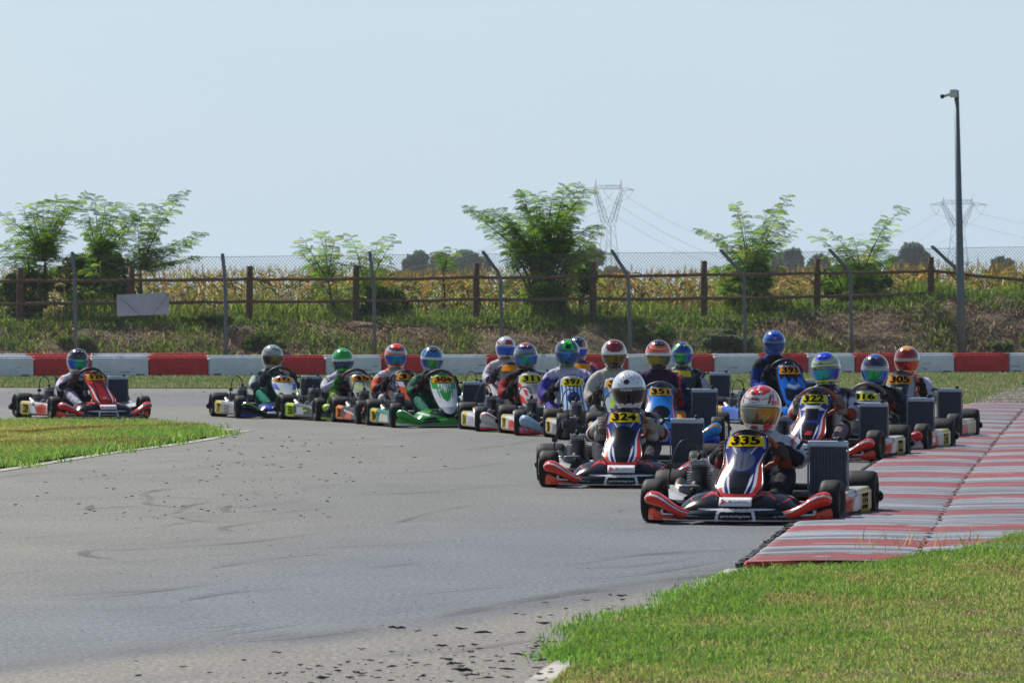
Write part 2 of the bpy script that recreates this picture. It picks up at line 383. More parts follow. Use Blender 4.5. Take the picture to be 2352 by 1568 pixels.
# painted edge lines
def strip(name, pts, w0, z, mat, kind='structure'):
    P = [Vector((*p[:2], 0)) for p in pts]; V = []
    for i, p in enumerate(P):
        t = (P[min(i + 1, len(P) - 1)] - P[max(i - 1, 0)]).normalized(); nn = Vector((-t.y, t.x, 0))
        ww = w0[i] if hasattr(w0, '__len__') else w0
        V += [p + nn * ww / 2 + Vector((0, 0, z)), p - nn * ww / 2 + Vector((0, 0, z))]
    F = [(2 * i, 2 * i + 1, 2 * i + 3, 2 * i + 2) for i in range(len(P) - 1)]
    return tag(link(name, npmesh(name, [tuple(v) for v in V], F), mat), kind=kind)
M['line'] = ground_material('worn_white_line', (196, 192, 182), (168, 164, 154), (126, 122, 114), 3, 2.2, bumpd=0.003)
strip('edge_line', [gp(*p) for p in [(-900, 1173), (-300, 1118), (0, 1081), (64, 1071), (128, 1061), (224, 1045), (320, 1032), (416, 1019), (480, 1009), (518, 1000), (548, 992.5), (576, 989)]], 0.11, 0.005, M['line'])
strip('edge_line', [gp(*p) for p in [(1080, 1760), (1190, 1620), (1260, 1560), (1320, 1518), (1400, 1462), (1480, 1414), (1560, 1375), (1640, 1335), (1700, 1308)]], 0.13, 0.005, M['line'])

# ---- kerb: two parallel strips of ribbed concrete with painted bands
kl = [(24.2, 1.00), (25.5, 1.15), (30.5, 1.70), (35.4, 2.235), (40.4, 2.80), (43.9, 3.22), (50.3, 3.95), (62.4, 5.38), (70, 6.4), (80, 7.8)]
kd = np.array([a for a, b in kl]); kx = np.array([b for a, b in kl])
def kerb_left(d): return np.interp(d, kd, kx)
reds = [44.6, 42.6, 40.8, 38.2, 36.1, 33.9, 31.4, 29.1, 27.3, 25.7]
def kmat(name):
    m = bpy.data.materials.new(name); m.use_nodes = True; n = m.node_tree.nodes; L = m.node_tree.links
    b = n['Principled BSDF']; b.inputs['Roughness'].default_value = 0.6
    at_ = n.new('ShaderNodeAttribute'); at_.attribute_name = 'Col'
    tc = n.new('ShaderNodeTexCoord')
    def noi(sc, det, stretch, lo, hi, a, c):
        mp = n.new('ShaderNodeMapping'); mp.inputs['Scale'].default_value = stretch; L.new(tc.outputs['Object'], mp.inputs[0])
        no = n.new('ShaderNodeTexNoise'); no.inputs['Scale'].default_value = sc; no.inputs['Detail'].default_value = det; L.new(mp.outputs[0], no.inputs['Vector'])
        mr = n.new('ShaderNodeMapRange'); mr.inputs[1].default_value = lo; mr.inputs[2].default_value = hi; mr.inputs[3].default_value = a; mr.inputs[4].default_value = c
        L.new(no.outputs[0], mr.inputs[0]); return mr.outputs[0]
    st = noi(1.0, 6, (0.35, 24, 1), 0.47, 0.56, 0.0, 1.0)       # rubber streaks across the strip
    fine = noi(60, 3, (1, 1, 1), 0.3, 0.7, 0.75, 1.25)
    big = noi(0.6, 3, (1, 1, 1), 0.35, 0.65, 0.45, 1.0)
    mu = n.new('ShaderNodeMath'); mu.operation = 'MULTIPLY'; L.new(st, mu.inputs[0]); L.new(big, mu.inputs[1])
    mx = n.new('ShaderNodeMix'); mx.data_type = 'RGBA'; L.new(mu.outputs[0], mx.inputs[0]); L.new(at_.outputs[0], mx.inputs[6]); mx.inputs[7].default_value = (*lin((62, 60, 63)), 1)
    vm = n.new('ShaderNodeVectorMath'); vm.operation = 'SCALE'; L.new(mx.outputs[2], vm.inputs[0]); L.new(fine, vm.inputs['Scale']); L.new(vm.outputs[0], b.inputs['Base Color'])
    return m
M['kerb'] = kmat('kerb_paint')
def kerb_strip(name, o0, o1, z, seed, bright, d0=25.38, d1=79.0, width_far=1.0):
    D = np.concatenate([np.arange(d0, 46, 0.045), np.arange(46, d1, 0.15)])
    U = np.linspace(0, 1, 22); P = np.zeros((len(D), len(U), 3)); C = np.zeros_like(P)
    for i, d in enumerate(D):
        x0 = kerb_left(d)
        rib = 0.005 * math.sin(d * 2 * math.pi / 0.18)
        for j, u in enumerate(U):
            jag = (mn.noise(Vector((d * 6, seed, 0))) * 0.035 + mn.noise(Vector((d * 22, seed, 5))) * 0.015) * (j in (0, 21))
            P[i, j] = (x0 + o0 + (o1 - o0) * u + jag, d, z + rib + 0.01 * math.sin(u * math.pi) - (0.02 if (j == 0 and o0 == 0.0) else 0.003 if j in (0, 21) else 0))
            nn = mn.noise(Vector((u * 3, d * 3, seed))) * 0.22 + mn.noise(Vector((u * 1.2, d * 16, seed))) * 0.22
            dd = d + nn * 0.28
            if dd < 46: red = min(abs(dd - r) for r in reds) < (0.40 if dd < 36 else 0.55)
            else: red = ((dd - 44.6) % 2.0) < 0.9
            wn = mn.noise(Vector((u * 2, d * 9, seed + 7)))
            wear = 0.20 + 0.4 * wn + 0.22 * mn.noise(Vector((u * 0.5, d * 30, seed + 9))) + 0.25 * mn.noise(Vector((u * 0.8, d * 0.5, seed + 3)))
            wear += 0.10 * smooth(40, 60, d) - bright * (1 - smooth(25, 31, d))
            wear = min(max(wear, 0.0), 0.85)
            base = lin((158, 28, 28)) if red else lin((148, 152, 161))
            if red and wn > 0.34: base = lin((150, 140, 138))
            C[i, j] = base * (1 - wear) + lin((86, 84, 88)) * wear
    mb = MB(); mb.grid(P, C); return tag(mb.build(name, M['kerb']), kind='structure')
kerb_strip('kerb', 0.0, 0.835, 0.028, 2, 0.05)
kerb_strip('kerb', 0.855, 1.75, 0.029, 5, 0.22, d0=26.6)
kerb_strip('kerb', 1.76, 2.6, 0.036, 8, 0.3, d0=28.4)
# end face of the kerb, painted red, catching the light over the grass
mb = MB(); pts = [gp(*p) for p in [(1714, 1305), (1850, 1302), (2000, 1298), (2140, 1290)]]
mb.tube([(p[0], p[1], 0.022) for p in pts], 0.017, c=lin((196, 74, 64))); tag(mb.build('kerb_end', M['paintwall']), kind='structure')
# small worn kerb at the tip of the island and red line beyond the right kerb
def quadkerb(name, pts, z, cols, nseg=14):
    A = [np.array(gp(*p)) for p in pts]; V = []; F = []; C = []
    for i in range(nseg):
        a, b = i / nseg, (i + 1) / nseg; k = len(V)
        for q in (A[0] + (A[1] - A[0]) * a, A[0] + (A[1] - A[0]) * b, A[3] + (A[2] - A[3]) * b, A[3] + (A[2] - A[3]) * a): V.append((q[0], q[1], z))
        F.append((k, k + 1, k + 2, k + 3)); C += [lin(cols[i % len(cols)])] * 4
    return tag(link(name, npmesh(name, V, F, np.array(C)), M['kerb']), kind='structure')
quadkerb('kerb', [(330, 973), (545, 990), (470, 993), (300, 984)], 0.02, [(200, 70, 60), (190, 182, 174)])
quadkerb('kerb', [(2150, 935), (2700, 935), (2700, 931.5), (2150, 931.5)], 0.02, [(178, 90, 84), (170, 120, 112)])

# dark joint with weeds between the strips
mb = MB(); V = []
for i in range(420):
    d = 26.4 + i * 0.1; x = kerb_left(d) + 0.845
    c = random.choice([(150, 34, 32), (50, 42, 42), (160, 44, 40), (90, 86, 50), (170, 168, 168)])
    mb.box((x + random.uniform(-0.012, 0.012), d, 0.018), (random.uniform(0.006, 0.018), random.uniform(0.05, 0.12), 0.022), lin(c), rot=Matrix.Rotation(random.uniform(-.5, .5), 3, 'Z'))
for i in range(700):
    d = 25.4 + i * 0.05; mb.box((kerb_left(d) - 0.012 + random.uniform(-.012, .012), d, 0.010), (random.uniform(.008, .04), random.uniform(.02, .06), random.uniform(.016, .024)), lin((40, 38, 40)))
tag(mb.build('kerb_joint', M['kerb']), kind='structure')

# ---- tyre marks
mk = bpy.data.materials.new('tyre_mark'); mk.use_nodes = True; n = mk.node_tree.nodes; L = mk.node_tree.links
n['Principled BSDF'].inputs['Base Color'].default_value = (*lin((56, 55, 56)), 1); n['Principled BSDF'].inputs['Roughness'].default_value = 0.6
tr = n.new('ShaderNodeBsdfTransparent'); ms = n.new('ShaderNodeMixShader'); no = n.new('ShaderNodeTexNoise'); no.inputs['Scale'].default_value = 0.8
tcn = n.new('ShaderNodeTexCoord'); L.new(tcn.outputs['Object'], no.inputs['Vector'])
mr = n.new('ShaderNodeMapRange'); mr.inputs[1].default_value = 0.4; mr.inputs[2].default_value = 0.7; mr.inputs[3].default_value = 0.04; mr.inputs[4].default_value = 0.38
L.new(no.outputs[0], mr.inputs[0]); L.new(mr.outputs[0], ms.inputs[0]); L.new(tr.outputs[0], ms.inputs[1]); L.new(n['Principled BSDF'].outputs[0], ms.inputs[2]); L.new(ms.outputs[0], n['Material Output'].inputs[0])
def curve_px(pts, nsub=10):
    out = []
    P = [Vector(gp(*p)) for p in pts]
    for i in range(len(P) - 1):
        p0, p1, p2, p3 = P[max(i - 1, 0)], P[i], P[i + 1], P[min(i + 2, len(P) - 1)]
        for k in range(nsub):
            t = k / nsub
            out.append(0.5 * ((2 * p1) + (p2 - p0) * t + (2 * p0 - 5 * p1 + 4 * p2 - p3) * t * t + (3 * p1 - p0 - 3 * p2 + p3) * t ** 3))
    return out + [P[-1]]
V = []; F = []
def addmark(pts, wd, z):
    P = curve_px(pts)
    for i, p in enumerate(P):
        t = (P[min(i + 1, len(P) - 1)] - P[max(i - 1, 0)]).normalized(); nn = Vector((-t.y, t.x, 0)); tp = min(1, i / 4, (len(P) - 1 - i) / 4) * 0.8 + 0.2
        V.extend([tuple(p + nn * wd * tp / 2 + Vector((0, 0, z))), tuple(p - nn * wd * tp / 2 + Vector((0, 0, z)))])
        if i: k = len(V) - 4; F.append((k, k + 1, k + 3, k + 2))
marks = [([(0, 1186), (160, 1172), (320, 1162)], .05), ([(490, 1148), (360, 1140), (345, 1150), (340, 1158), (420, 1166)], .06),
         ([(0, 1110), (200, 1098), (480, 1075), (760, 1058)], .04), ([(210, 1160), (208, 1172), (260, 1180), (380, 1190)], .06),
         ([(490, 1152), (440, 1160), (415, 1172), (400, 1180)], .06), ([(400, 1185), (440, 1195), (500, 1200), (560, 1198)], .07),
         ([(760, 1165), (560, 1187)], .05), ([(530, 1160), (515, 1170), (540, 1178), (640, 1172)], .06), ([(660, 1190), (520, 1210), (520, 1218), (560, 1222)], .06),
         ([(780, 1218), (560, 1246), (300, 1262), (210, 1264), (195, 1275), (260, 1285)], .07), ([(0, 1320), (300, 1290), (700, 1262), (1100, 1240)], .05),
         ([(430, 1100), (455, 1095), (500, 1090)], .05), ([(345, 1142), (330, 1136), (360, 1126), (420, 1120)], .06),
         ([(600, 1138), (580, 1132), (600, 1126)], .05), ([(700, 1130), (695, 1122), (720, 1118), (800, 1112)], .05), ([(900, 1205), (1000, 1175), (1090, 1160)], .05),
         ([(0, 1240), (260, 1222), (430, 1200), (520, 1190)], .05), ([(850, 1090), (1000, 1082), (1180, 1060)], .05), ([(620, 1040), (820, 1030), (1040, 1018)], .05),
         ([(1000, 1420), (1200, 1380), (1420, 1345), (1660, 1318)], .12), ([(1000, 1505), (1200, 1474), (1330, 1452)], .04), ([(1300, 1300), (1500, 1272), (1700, 1262)], .05)]
for i, (p, wd) in enumerate(marks): addmark(p, wd, 0.0045 + i * 0.0001)
for i in range(46):
    x0 = random.uniform(-100, 1500); y0 = random.uniform(1010, 1500); L0 = random.uniform(150, 600); s0 = -random.uniform(0.06, 0.13)
    c0 = random.uniform(-12, 12) * (y0 - 900) / 500
    addmark([(x0, y0), (x0 + L0 * 0.5, y0 + s0 * L0 * 0.5 + c0), (x0 + L0, y0 + s0 * L0)], random.uniform(0.02, 0.06), 0.007 + i * 0.0001)
tag(link('tyre_marks', npmesh('tyre_marks', V, F), mk), kind='structure')

# ---- rubber crumbs and scraps lying on the asphalt (uncountable)
mb = MB()
def scrap(x, y, s, long=1.0):
    p = gp(x, y); px = gd(y) / FD
    L0 = s * px * long * .8
    n_ = random.randint(3, 5); pts = []
    a = random.uniform(-0.5, 0.5)
    for k in range(n_):
        t = k / (n_ - 1) - 0.5
        pts.append((p[0] + t * L0 * math.cos(a), p[1] + t * L0 * math.sin(a) + random.uniform(-1, 1) * L0 * 0.2, 0.006 + random.uniform(0, 0.35) * s * px * 0.3))
    rs = [random.uniform(0.4, 1.0) * (s * px * 0.06 + .002) * (0.4 if k in (0, n_ - 1) else 1) for k in range(n_)]
    mb.tube(pts, 1, n=5, c=lin((38, 36, 38)), rs=rs)
for x, y, s in [(1252, 1387, 24), (1345, 1381, 30), (1402, 1369, 14), (1428, 1371, 36), (1185, 1412, 20), (1202, 1414, 18), (1240, 1420, 18), (1265, 1416, 18), (1247, 1434, 48), (1300, 1400, 14), (1060, 1447, 40), (1110, 1458, 58),
                (1195, 1457, 36), (1332, 1454, 20), (1290, 1447, 18), (1240, 1467, 20), (1268, 1477, 34), (1230, 1480, 18), (1015, 1487, 42), (1225, 1492, 26), (1025, 1517, 42), (1085, 1513, 24), (1190, 1508, 52), (1240, 1521, 44), (1130, 1538, 26),
                (1165, 1541, 50), (1235, 1537, 40), (1060, 1545, 70), (1080, 1556, 60), (1265, 1548, 24), (1120, 1560, 40), (972, 1553, 18), (1300, 1549, 16), (1310, 1553, 14), (1430, 1380, 20), (1490, 1393, 22), (1530, 1396, 30),
                (1460, 1400, 24), (1395, 1402, 18), (755, 1190, 14), (635, 1503, 36), (830, 1494, 36), (312, 1522, 16), (318, 1555, 24), (690, 1530, 20), (710, 1540, 26), (830, 1550, 40), (560, 1520, 22), (912, 1446, 60), (960, 1452, 26), (1000, 1462, 20), (850, 1520, 30), (900, 1535, 34), (740, 1560, 44), (780, 1530, 18), (900, 1500, 20), (480, 1548, 20), (420, 1535, 26)]:
    scrap(x, y, s * 0.9)
for i in range(170):
    y = 1465 + 110 * random.random() ** 0.7; x = 1330 - (y - 1440) * random.uniform(-0.6, 6.5)
    scrap(x, y, random.choice([5, 7, 9, 14, 24]))
for i in range(220):
    y = random.uniform(995, 1195); x = random.gauss(330 + (1195 - y) * 1.9, 230)
    if y < 1084 - 0.17 * x + 8 and x < 560: continue
    scrap(x, y, random.choice([3, 4, 5, 7, 10, 13]))
for i in range(150):
    scrap(random.uniform(-20, 1750), random.uniform(896, 912), random.choice([2, 3, 4, 6, 8]))
for i in range(60): scrap(random.uniform(0, 1500), random.uniform(1010, 1500), random.choice([3, 4, 5]))
tag(mb.build('rubber_crumbs', material('rubber_scrap', rough=0.8)), 'black tyre rubber crumbs scattered on the asphalt', 'rubber debris', kind='stuff')

# ---- grass
def blades(name, P, h, wd, cols, label, lean=0.5, parent=None, mat='grass', cat='grass'):
    n_ = len(P); h = np.asarray(h)[:, None]; wd = np.asarray(wd)[:, None]
    a = rng.uniform(0, 2 * np.pi, n_); side = np.stack([np.cos(a), np.sin(a), np.zeros(n_)], 1)
    b = rng.uniform(0, 2 * np.pi, n_); ln = rng.uniform(0.1, 1.0, n_)[:, None] * lean
    dr = np.stack([np.cos(b), np.sin(b), np.zeros(n_)], 1) * ln
    up = np.array([0, 0, 1.0])
    m1 = P + (up * 0.6 + dr * 0.3) * h; t1 = P + (up * (1 - 0.25 * ln) + dr * 0.9) * h
    V = np.stack([P - side * wd / 2, P + side * wd / 2, m1 - side * wd * 0.4, m1 + side * wd * 0.4, t1 - side * wd * 0.06, t1 + side * wd * 0.06], 1).reshape(-1, 3)
    k = np.arange(n_)[:, None] * 6
    F = np.concatenate([k + np.array([[0, 1, 3, 2]]), k + np.array([[2, 3, 5, 4]])], 0)
    C = np.repeat(cols, 6, axis=0)
    o = link(name, npmesh(name, V, F, C), M[mat], parent)
    if not parent: tag(o, label, cat, kind='stuff')
    return o
def sample(poly, n_, bounds=None):
    P = np.array(poly); lo, hi = P.min(0), P.max(0)
    if bounds: lo = np.maximum(lo, bounds[0]); hi = np.minimum(hi, bounds[1])
    out = []
    tot = 0
    while tot < n_:
        q = rng.uniform(lo, hi, (n_, 2)); q = q[inpoly(q[:, 0], q[:, 1], [tuple(a) for a in P])]; out.append(q); tot += len(q)
    return np.concatenate(out)[:n_]
def nz2(q, s, seed=0): return np.array([mn.noise(Vector((a * s, b * s, seed))) for a, b in q])
def mixcol(cs, wts, n_, jit=0.18):
    cs = np.array([lin(c) for c in cs]); idx = rng.choice(len(cs), n_, p=np.array(wts) / sum(wts)); return cs[idx] * rng.uniform(1 - jit, 1 + jit, (n_, 1))
G_GREEN = (139, 167, 77); G_DEEP = (100, 142, 64); G_YEL = (178, 177, 107); G_DRY = (206, 184, 136)
# near-right infield
n_ = 330000
q = sample(infield, n_, ((0, 15.5), (5.2, 32)))
# distance to the ragged edge: tall lush tufts near it
edge = np.array([gp(*p)[:2] for p in [(1330, 1530), (1300, 1508), (1370, 1450), (1440, 1428), (1540, 1408), (1600, 1372), (1680, 1334), (1850, 1318), (2010, 1313), (2200, 1280), (2360, 1238)]])
def polydist(q, E):
    best = np.full(len(q), 1e9)
    for i in range(len(E) - 1):
        a, b = E[i], E[i + 1]; ab = b - a; t = np.clip(((q - a) @ ab) / (ab @ ab), 0, 1); best = np.minimum(best, np.linalg.norm(q - (a + t[:, None] * ab), axis=1))
    return best
ed = polydist(q, edge)
nzv = nz2(q, 1.1, 1); nzf = nz2(q, 5, 2)
lush = np.clip(1 - ed / 1.7, 0, 1) * (0.7 + 0.6 * nzv) + np.clip(nzf - 0.15, 0, 1) * 0.4
clump = np.clip(nz2(q, 16, 3) * 1.2 + .5, .15, 1.1)
h = (0.012 + 0.020 * lush + 0.009 * np.clip(nzv, 0, 1)) * rng.uniform(0.6, 1.5, n_) * (.45 + clump)
Cg = mixcol([G_GREEN, G_DEEP, (125, 164, 58)], [5, 3, 3], n_, .3); Cy = mixcol([G_YEL, (163, 175, 91), G_DRY, (192, 187, 103), (109, 127, 79)], [5, 5, 1.6, 3, 2], n_, .3)
mixw = np.clip(lush * 1.5 + nzf * 0.5 + 0.18, 0, 1)[:, None] > rng.uniform(0, 1, (n_, 1)); C = np.where(mixw, Cg, Cy)
patch = (nz2(q * np.array([1.6, .8]), 1.0, 31) * .8 + nz2(q, 6, 33) * .5 + rng.normal(0, .12, n_) > .12) & (ed > .35); C[patch] = mixcol([(172, 172, 92), (186, 168, 112), (149, 157, 91), (112, 110, 66)], [5, 2, 5, 2], patch.sum(), .3); h[patch] *= .75
bare = (nz2(q, 2.3, 8) + nz2(q, 9, 9) * .5 > 0.36) & (ed > 0.5); C[bare] = mixcol([G_DRY, (134, 121, 78), (107, 92, 62)], [2, 2, 1], bare.sum()); h[bare] *= 0.5
blades('grass', np.column_stack([q, np.full(n_, 0.03)]), h, rng.uniform(0.0025, 0.006, n_), C, 'lush green grass of the near infield at bottom right', lean=1.5)
# tufts spilling over the asphalt and kerb edge
cl = []; hh = []
for i in range(170):
    j = random.randrange(len(edge) - 1); t = random.random(); c = edge[j] * (1 - t) + edge[j + 1] * t + rng.normal(0, 0.05, 2); k = random.randint(25, 60)
    cl.append(c + rng.normal(0, 0.045, (k, 2)) * np.array([1, 2.2])); hh.append(np.full(k, random.uniform(0.02, 0.055)))
q2 = np.concatenate(cl); h2 = np.concatenate(hh) * rng.uniform(0.5, 1.2, len(q2))
blades('grass', np.column_stack([q2, np.full(len(q2), 0.01)]), h2, rng.uniform(0.003, 0.007, len(q2)), mixcol([(118, 164, 66), (89, 137, 56), (160, 192, 85)], [4, 3, 2], len(q2)), 'bright tufts along the ragged edge of the near grass', lean=1.4)
# dead straw lying at the end of the kerb
k = 90; q3 = np.array([gp(random.uniform(1960, 2250), random.uniform(1255, 1285))[:2] for i in range(k)])
blades('straw', np.column_stack([q3, np.full(k, 0.04)]), rng.uniform(0.03, 0.10, k), rng.uniform(0.003, 0.006, k), mixcol([(197, 165, 116), (168, 132, 78), (125, 131, 66)], [3, 2, 3], k), 'dry straw and weeds lying on the kerb end', lean=1.6)
# island
n_ = 150000; q = sample(island, n_, ((-8.5, 36), (0, 58))); fe = np.array([gp(*p)[:2] for p in [(-900, 1160), (-300, 1108), (0, 1076), (128, 1056), (320, 1028), (470, 1006), (500, 999)]])
be = np.array([gp(*p)[:2] for p in [(-900, 972), (0, 972), (200, 972), (330, 975), (416, 981), (470, 985), (500, 999)]])
e1 = polydist(q, fe); e2 = polydist(q, be); nzv = nz2(q, 0.9, 4); lush = np.clip(1.1 - e1 / 1.6, 0, 1) + np.clip(0.9 - e2 / 2.2, 0, 1) + 0.3 * nzv
h = (0.02 + 0.035 * np.clip(lush, 0, 1)) * rng.uniform(0.5, 1.5, n_)
Cg = mixcol([G_GREEN, G_DEEP, (132, 166, 61)], [5, 2, 3], n_); Cy = mixcol([(177, 173, 93), (167, 175, 83), G_DRY], [5, 5, 1.5], n_)
C = np.where(np.clip(lush * 0.95 + 0.05, 0, 1)[:, None] > rng.uniform(0, 1, (n_, 1)), Cg, Cy)
br = (np.abs(e2 - 4.2) < 1.1) & (nz2(q, 0.7, 6) > -0.15) & (rng.uniform(0, 1, n_) < 0.6) | ((np.abs(e1 - 2.3) < 0.5) & (nz2(q, 0.8, 12) > 0.0)); C[br] = mixcol([(147, 121, 67), (123, 110, 51)], [2, 2], br.sum())
blades('grass', np.column_stack([q, np.full(n_, 0.014)]), h, rng.uniform(0.006, 0.012, n_), C, 'grass of the island inside the bend at left', lean=1.2)
cl = []; hh = []
for i in range(240):
    E = fe if random.random() < 0.6 else be; j = random.randrange(len(E) - 1); t = random.random(); c = E[j] * (1 - t) + E[j + 1] * t + rng.normal(0, 0.12, 2) + np.array([-0.05, 0.1 if E is fe else -0.3]); k = random.randint(14, 30)
    cl.append(c + rng.normal(0, 0.06, (k, 2)) * np.array([1, 2])); hh.append(np.full(k, random.uniform(0.035, 0.085)))
q2 = np.concatenate(cl); h2 = np.concatenate(hh) * rng.uniform(0.5, 1.3, len(q2))
blades('grass', np.column_stack([q2, np.full(len(q2), 0.01)]), h2, rng.uniform(0.006, 0.013, len(q2)), mixcol([(125, 166, 71), (91, 135, 53), (167, 192, 91)], [4, 3, 3], len(q2)), 'taller tufts around the rim of the grass island', lean=0.9)
# verge
n_ = 150000; q = sample(verge, n_, ((-14, 60), (16, 101)))
nzv = nz2(q, 0.5, 3); h = rng.uniform(0.02, 0.055, n_) * (1 + 0.8 * np.clip(nzv, 0, 1)); dry = np.clip(0.35 + nzv + 0.35 * smooth(2, 8, q[:, 0]), 0, 1)[:, None] > rng.uniform(0, 1, (n_, 1))
C = np.where(dry, mixcol([(140, 145, 104), (159, 150, 110), (123, 134, 88)], [4, 2, 3], n_), mixcol([(112, 132, 81), (100, 124, 68), (126, 139, 91)], [3, 3, 3], n_))
blades('grass', np.column_stack([q, np.full(n_, 0.012)]), h, rng.uniform(0.01, 0.022, n_), C, 'mown grass verge between the track and the barrier')
# bank: dry litter and green weeds
n_ = 120000; xx = rng.uniform(-14, 15, n_); tt = rng.uniform(0.9, 8.0, n_) ** 1.0; yy = LB(xx) + tt; zz = terrain(xx, yy)
q = np.column_stack([xx, yy]); nzv = nz2(q, 0.9, 5); nzl = nz2(q * np.array([0.35, 0.8]), 1.0, 15)
green = (nzv * 1.0 + nzl + 0.02 + 0.75 * np.exp(-((tt - 4.0) / 0.55) ** 2) + 0.5 * np.exp(-((tt - 1.0) / 0.5) ** 2) > rng.normal(0.2, 0.28, n_))
C = np.where(green[:, None], mixcol([(112, 138, 56), (134, 156, 68), (92, 118, 48), (158, 168, 84)], [4, 3, 3, 1], n_), mixcol([(160, 138, 106), (130, 110, 84), (196, 178, 144), (104, 86, 66)], [4, 4, 2, 3], n_))
h = np.where(green, rng.uniform(0.06, 0.22, n_), rng.uniform(0.03, 0.12, n_))
blades('weeds', np.column_stack([xx, yy, zz]), h, rng.uniform(0.012, 0.035, n_), C, 'dry litter and green weeds covering the earth bank', lean=1.4)
# ================================================================== BARRIER, FENCES, POLE, PLANTS
cuts = [-250, -125, 0, 79, 207, 343, 479, 608, 648, 748, 878, 985, 1121, 1225, 1346, 1440, 1591, 1641, 1747, 1857, 1965, 2080, 2194, 2319, 2430, 2550]
ckind = 'w r w r w r w r w r w r w r w r w r w r w r w r w r'.split()
cuts = [-190, -60, 79, 210, 343, 479, 648, 748, 878, 985, 1121, 1228, 1346, 1443, 1591, 1641, 1747, 1857, 1965, 2078, 2194, 2319, 2440, 2560]
ckind = ['r', 'w', 'r', 'w', 'r', 'w', 'r', 'w', 'r', 'w', 'r', 'w', 'r', 'w', 'r', 'w', 'r', 'w', 'r', 'w', 'r', 'w', 'r']
blabels = ['red barrier block outside the left edge', 'white barrier block at the far left of the front row', 'red barrier block behind the black and white helmet at far left', 'white barrier block right of the leftmost driver',
           'second red barrier block from the left', 'white barrier block left of the silver helmeted driver', 'red barrier block right of the silver helmeted driver', 'white barrier block behind the plain green helmeted driver',
           'red barrier block behind the orange helmeted driver', 'white barrier block right of the black and blue helmet', 'red barrier block behind the white and red helmet', 'white barrier block between the purple helmet and the green and navy helmet',
           'red barrier block left of the dark red helmet', 'white barrier block between the dark red and the black orange helmets', 'short red barrier block right of the lime and blue helmet', 'white barrier block left of the all blue helmeted driver',
           'red barrier block behind the shoulder of the all blue driver', 'white barrier block right of the blue and lime helmet', 'red barrier block behind the navy blue helmet', 'white barrier block right of the gold and red helmet',
           'red barrier block right of the grey light pole', 'white barrier block at the right edge', 'red barrier block outside the right edge']
RED = (222, 58, 60); WHT = (240, 242, 248); ang = math.atan(SL)
def px_on_barrier(x, o=0.0):
    d = dline(x, o); return ((x - CX) * d / FD, d)
def block(x0, x1, o, col, label, z=0.0, hgt=0.37):
    a = Vector(px_on_barrier(x0, o)); b = Vector(px_on_barrier(x1, o)); L0 = (b - a).length - 0.012; c = (a + b) / 2
    root = empty('barrier_block', label, 'barrier', (c.x, c.y, z), math.atan2(b.y - a.y, b.x - a.x), 'painted barrier blocks behind the verge')
    root.rotation_euler.z += random.uniform(-0.008, 0.008)
    m = MB(); m.box((0, 0.2, hgt / 2), (L0, 0.40, hgt), lin(col), bev=0.045)
    m.box((-L0 / 2 + 0.16, 0.005, 0.04), (0.14, 0.06, 0.05), lin((70, 68, 68))); m.box((L0 / 2 - 0.16, 0.005, 0.04), (0.14, 0.06, 0.05), lin((70, 68, 68)))
    for k in range(3):      # scuffs
        m.box((random.uniform(-L0 * .4, L0 * .4), -0.0015, random.uniform(0.08, 0.22)), (random.uniform(.03, .2), 0.003, random.uniform(0.004, 0.012)), lin((90, 84, 84)))
    m.build('body', M['paintwall'], root)
    t = MB(); t.box((0, 0.2, hgt + 0.012), (L0 - 0.02, 0.30, 0.022), lin(tuple(min(255, q * 1.03) for q in col)), bev=0.01); t.build('cap', M['paintwall'], root)
    return root
for i, k in enumerate(ckind):
    block(cuts[i], cuts[i + 1], 0.0, RED if k == 'r' else WHT, blabels[i])
bk = [(-190, -70, 'w', 'white back row barrier block outside the left edge'), (-70, 66, 'w', 'white back row barrier block at the far left'), (70, 212, 'r', 'red back row barrier block behind the leftmost driver'), (216, 352, 'w', 'white back row barrier block below the blank sign'), (356, 482, 'r', 'red back row barrier block at the end of the back row')]
for a, b, k, lb in bk: block(a, b, 1.0, RED if k == 'r' else WHT, lb, hgt=0.40)

# ---- bent steel fence posts and chain link
fence = empty('chain_link_fence', 'tall chain link fence with bent grey steel posts behind the barrier', 'fence', (0, dline(CX, 1.7), 0))
def fpart(mb, name, mat, label=None):
    o = mb.build(name, mat, fence, label=label); o.matrix_parent_inverse = Matrix.Translation(-Vector(fence.location)); return o
posts = [(-180, 590, -184, 575, 640), (175, 800, 166, 580, 645), (520, 815, 511, 584, 640), (862, 825, 849, 580, 650), (1155, 800, 1109, 578, 634), (1449, 820, 1405, 575, 637), (1713, 800, 1655, 574, 632), (1958, 815, 1905, 573, 625), (2206, 812, 2141, 566, 622), (2500, 812, 2430, 560, 618)]
tops = []
for (xb, yb, xt, yt, yk) in posts:
    d = dline(xb, 1.7); B = Vector(at(xb, 820, d)); K = Vector(at(xb - (5 if xt < xb - 20 else 3), yk, d)); T_ = Vector(at(xt, yt, d - 0.15))
    B.z = -0.05; m = MB()
    pts = [B, B.lerp(K, 0.5), K - Vector((0, 0, 0.06)), K.lerp(T_, 0.12) + Vector((0, 0, .01)), K.lerp(T_, 0.5), T_]
    m.tube(pts, 0.034, n=10, c=lin((112, 124, 132))); m.box(tuple(T_), (0.05, 0.05, 0.03), lin((84, 80, 80)))
    for k in range(3): m.tube([tuple(K.lerp(T_, .2 + .3 * k) + Vector((-.04, 0, 0))), tuple(K.lerp(T_, .2 + .3 * k) + Vector((.04, 0, 0)))], 0.012, n=6, c=lin((90, 90, 92)))
    fpart(m, 'post', M['galv']); tops.append((T_, K, B))
def fsheet(X):      # position of the net plane: lower part vertical, top leaning
    return dline(CX + X / 95 * FD * 0 + (X * FD / LB(X)), 1.66)
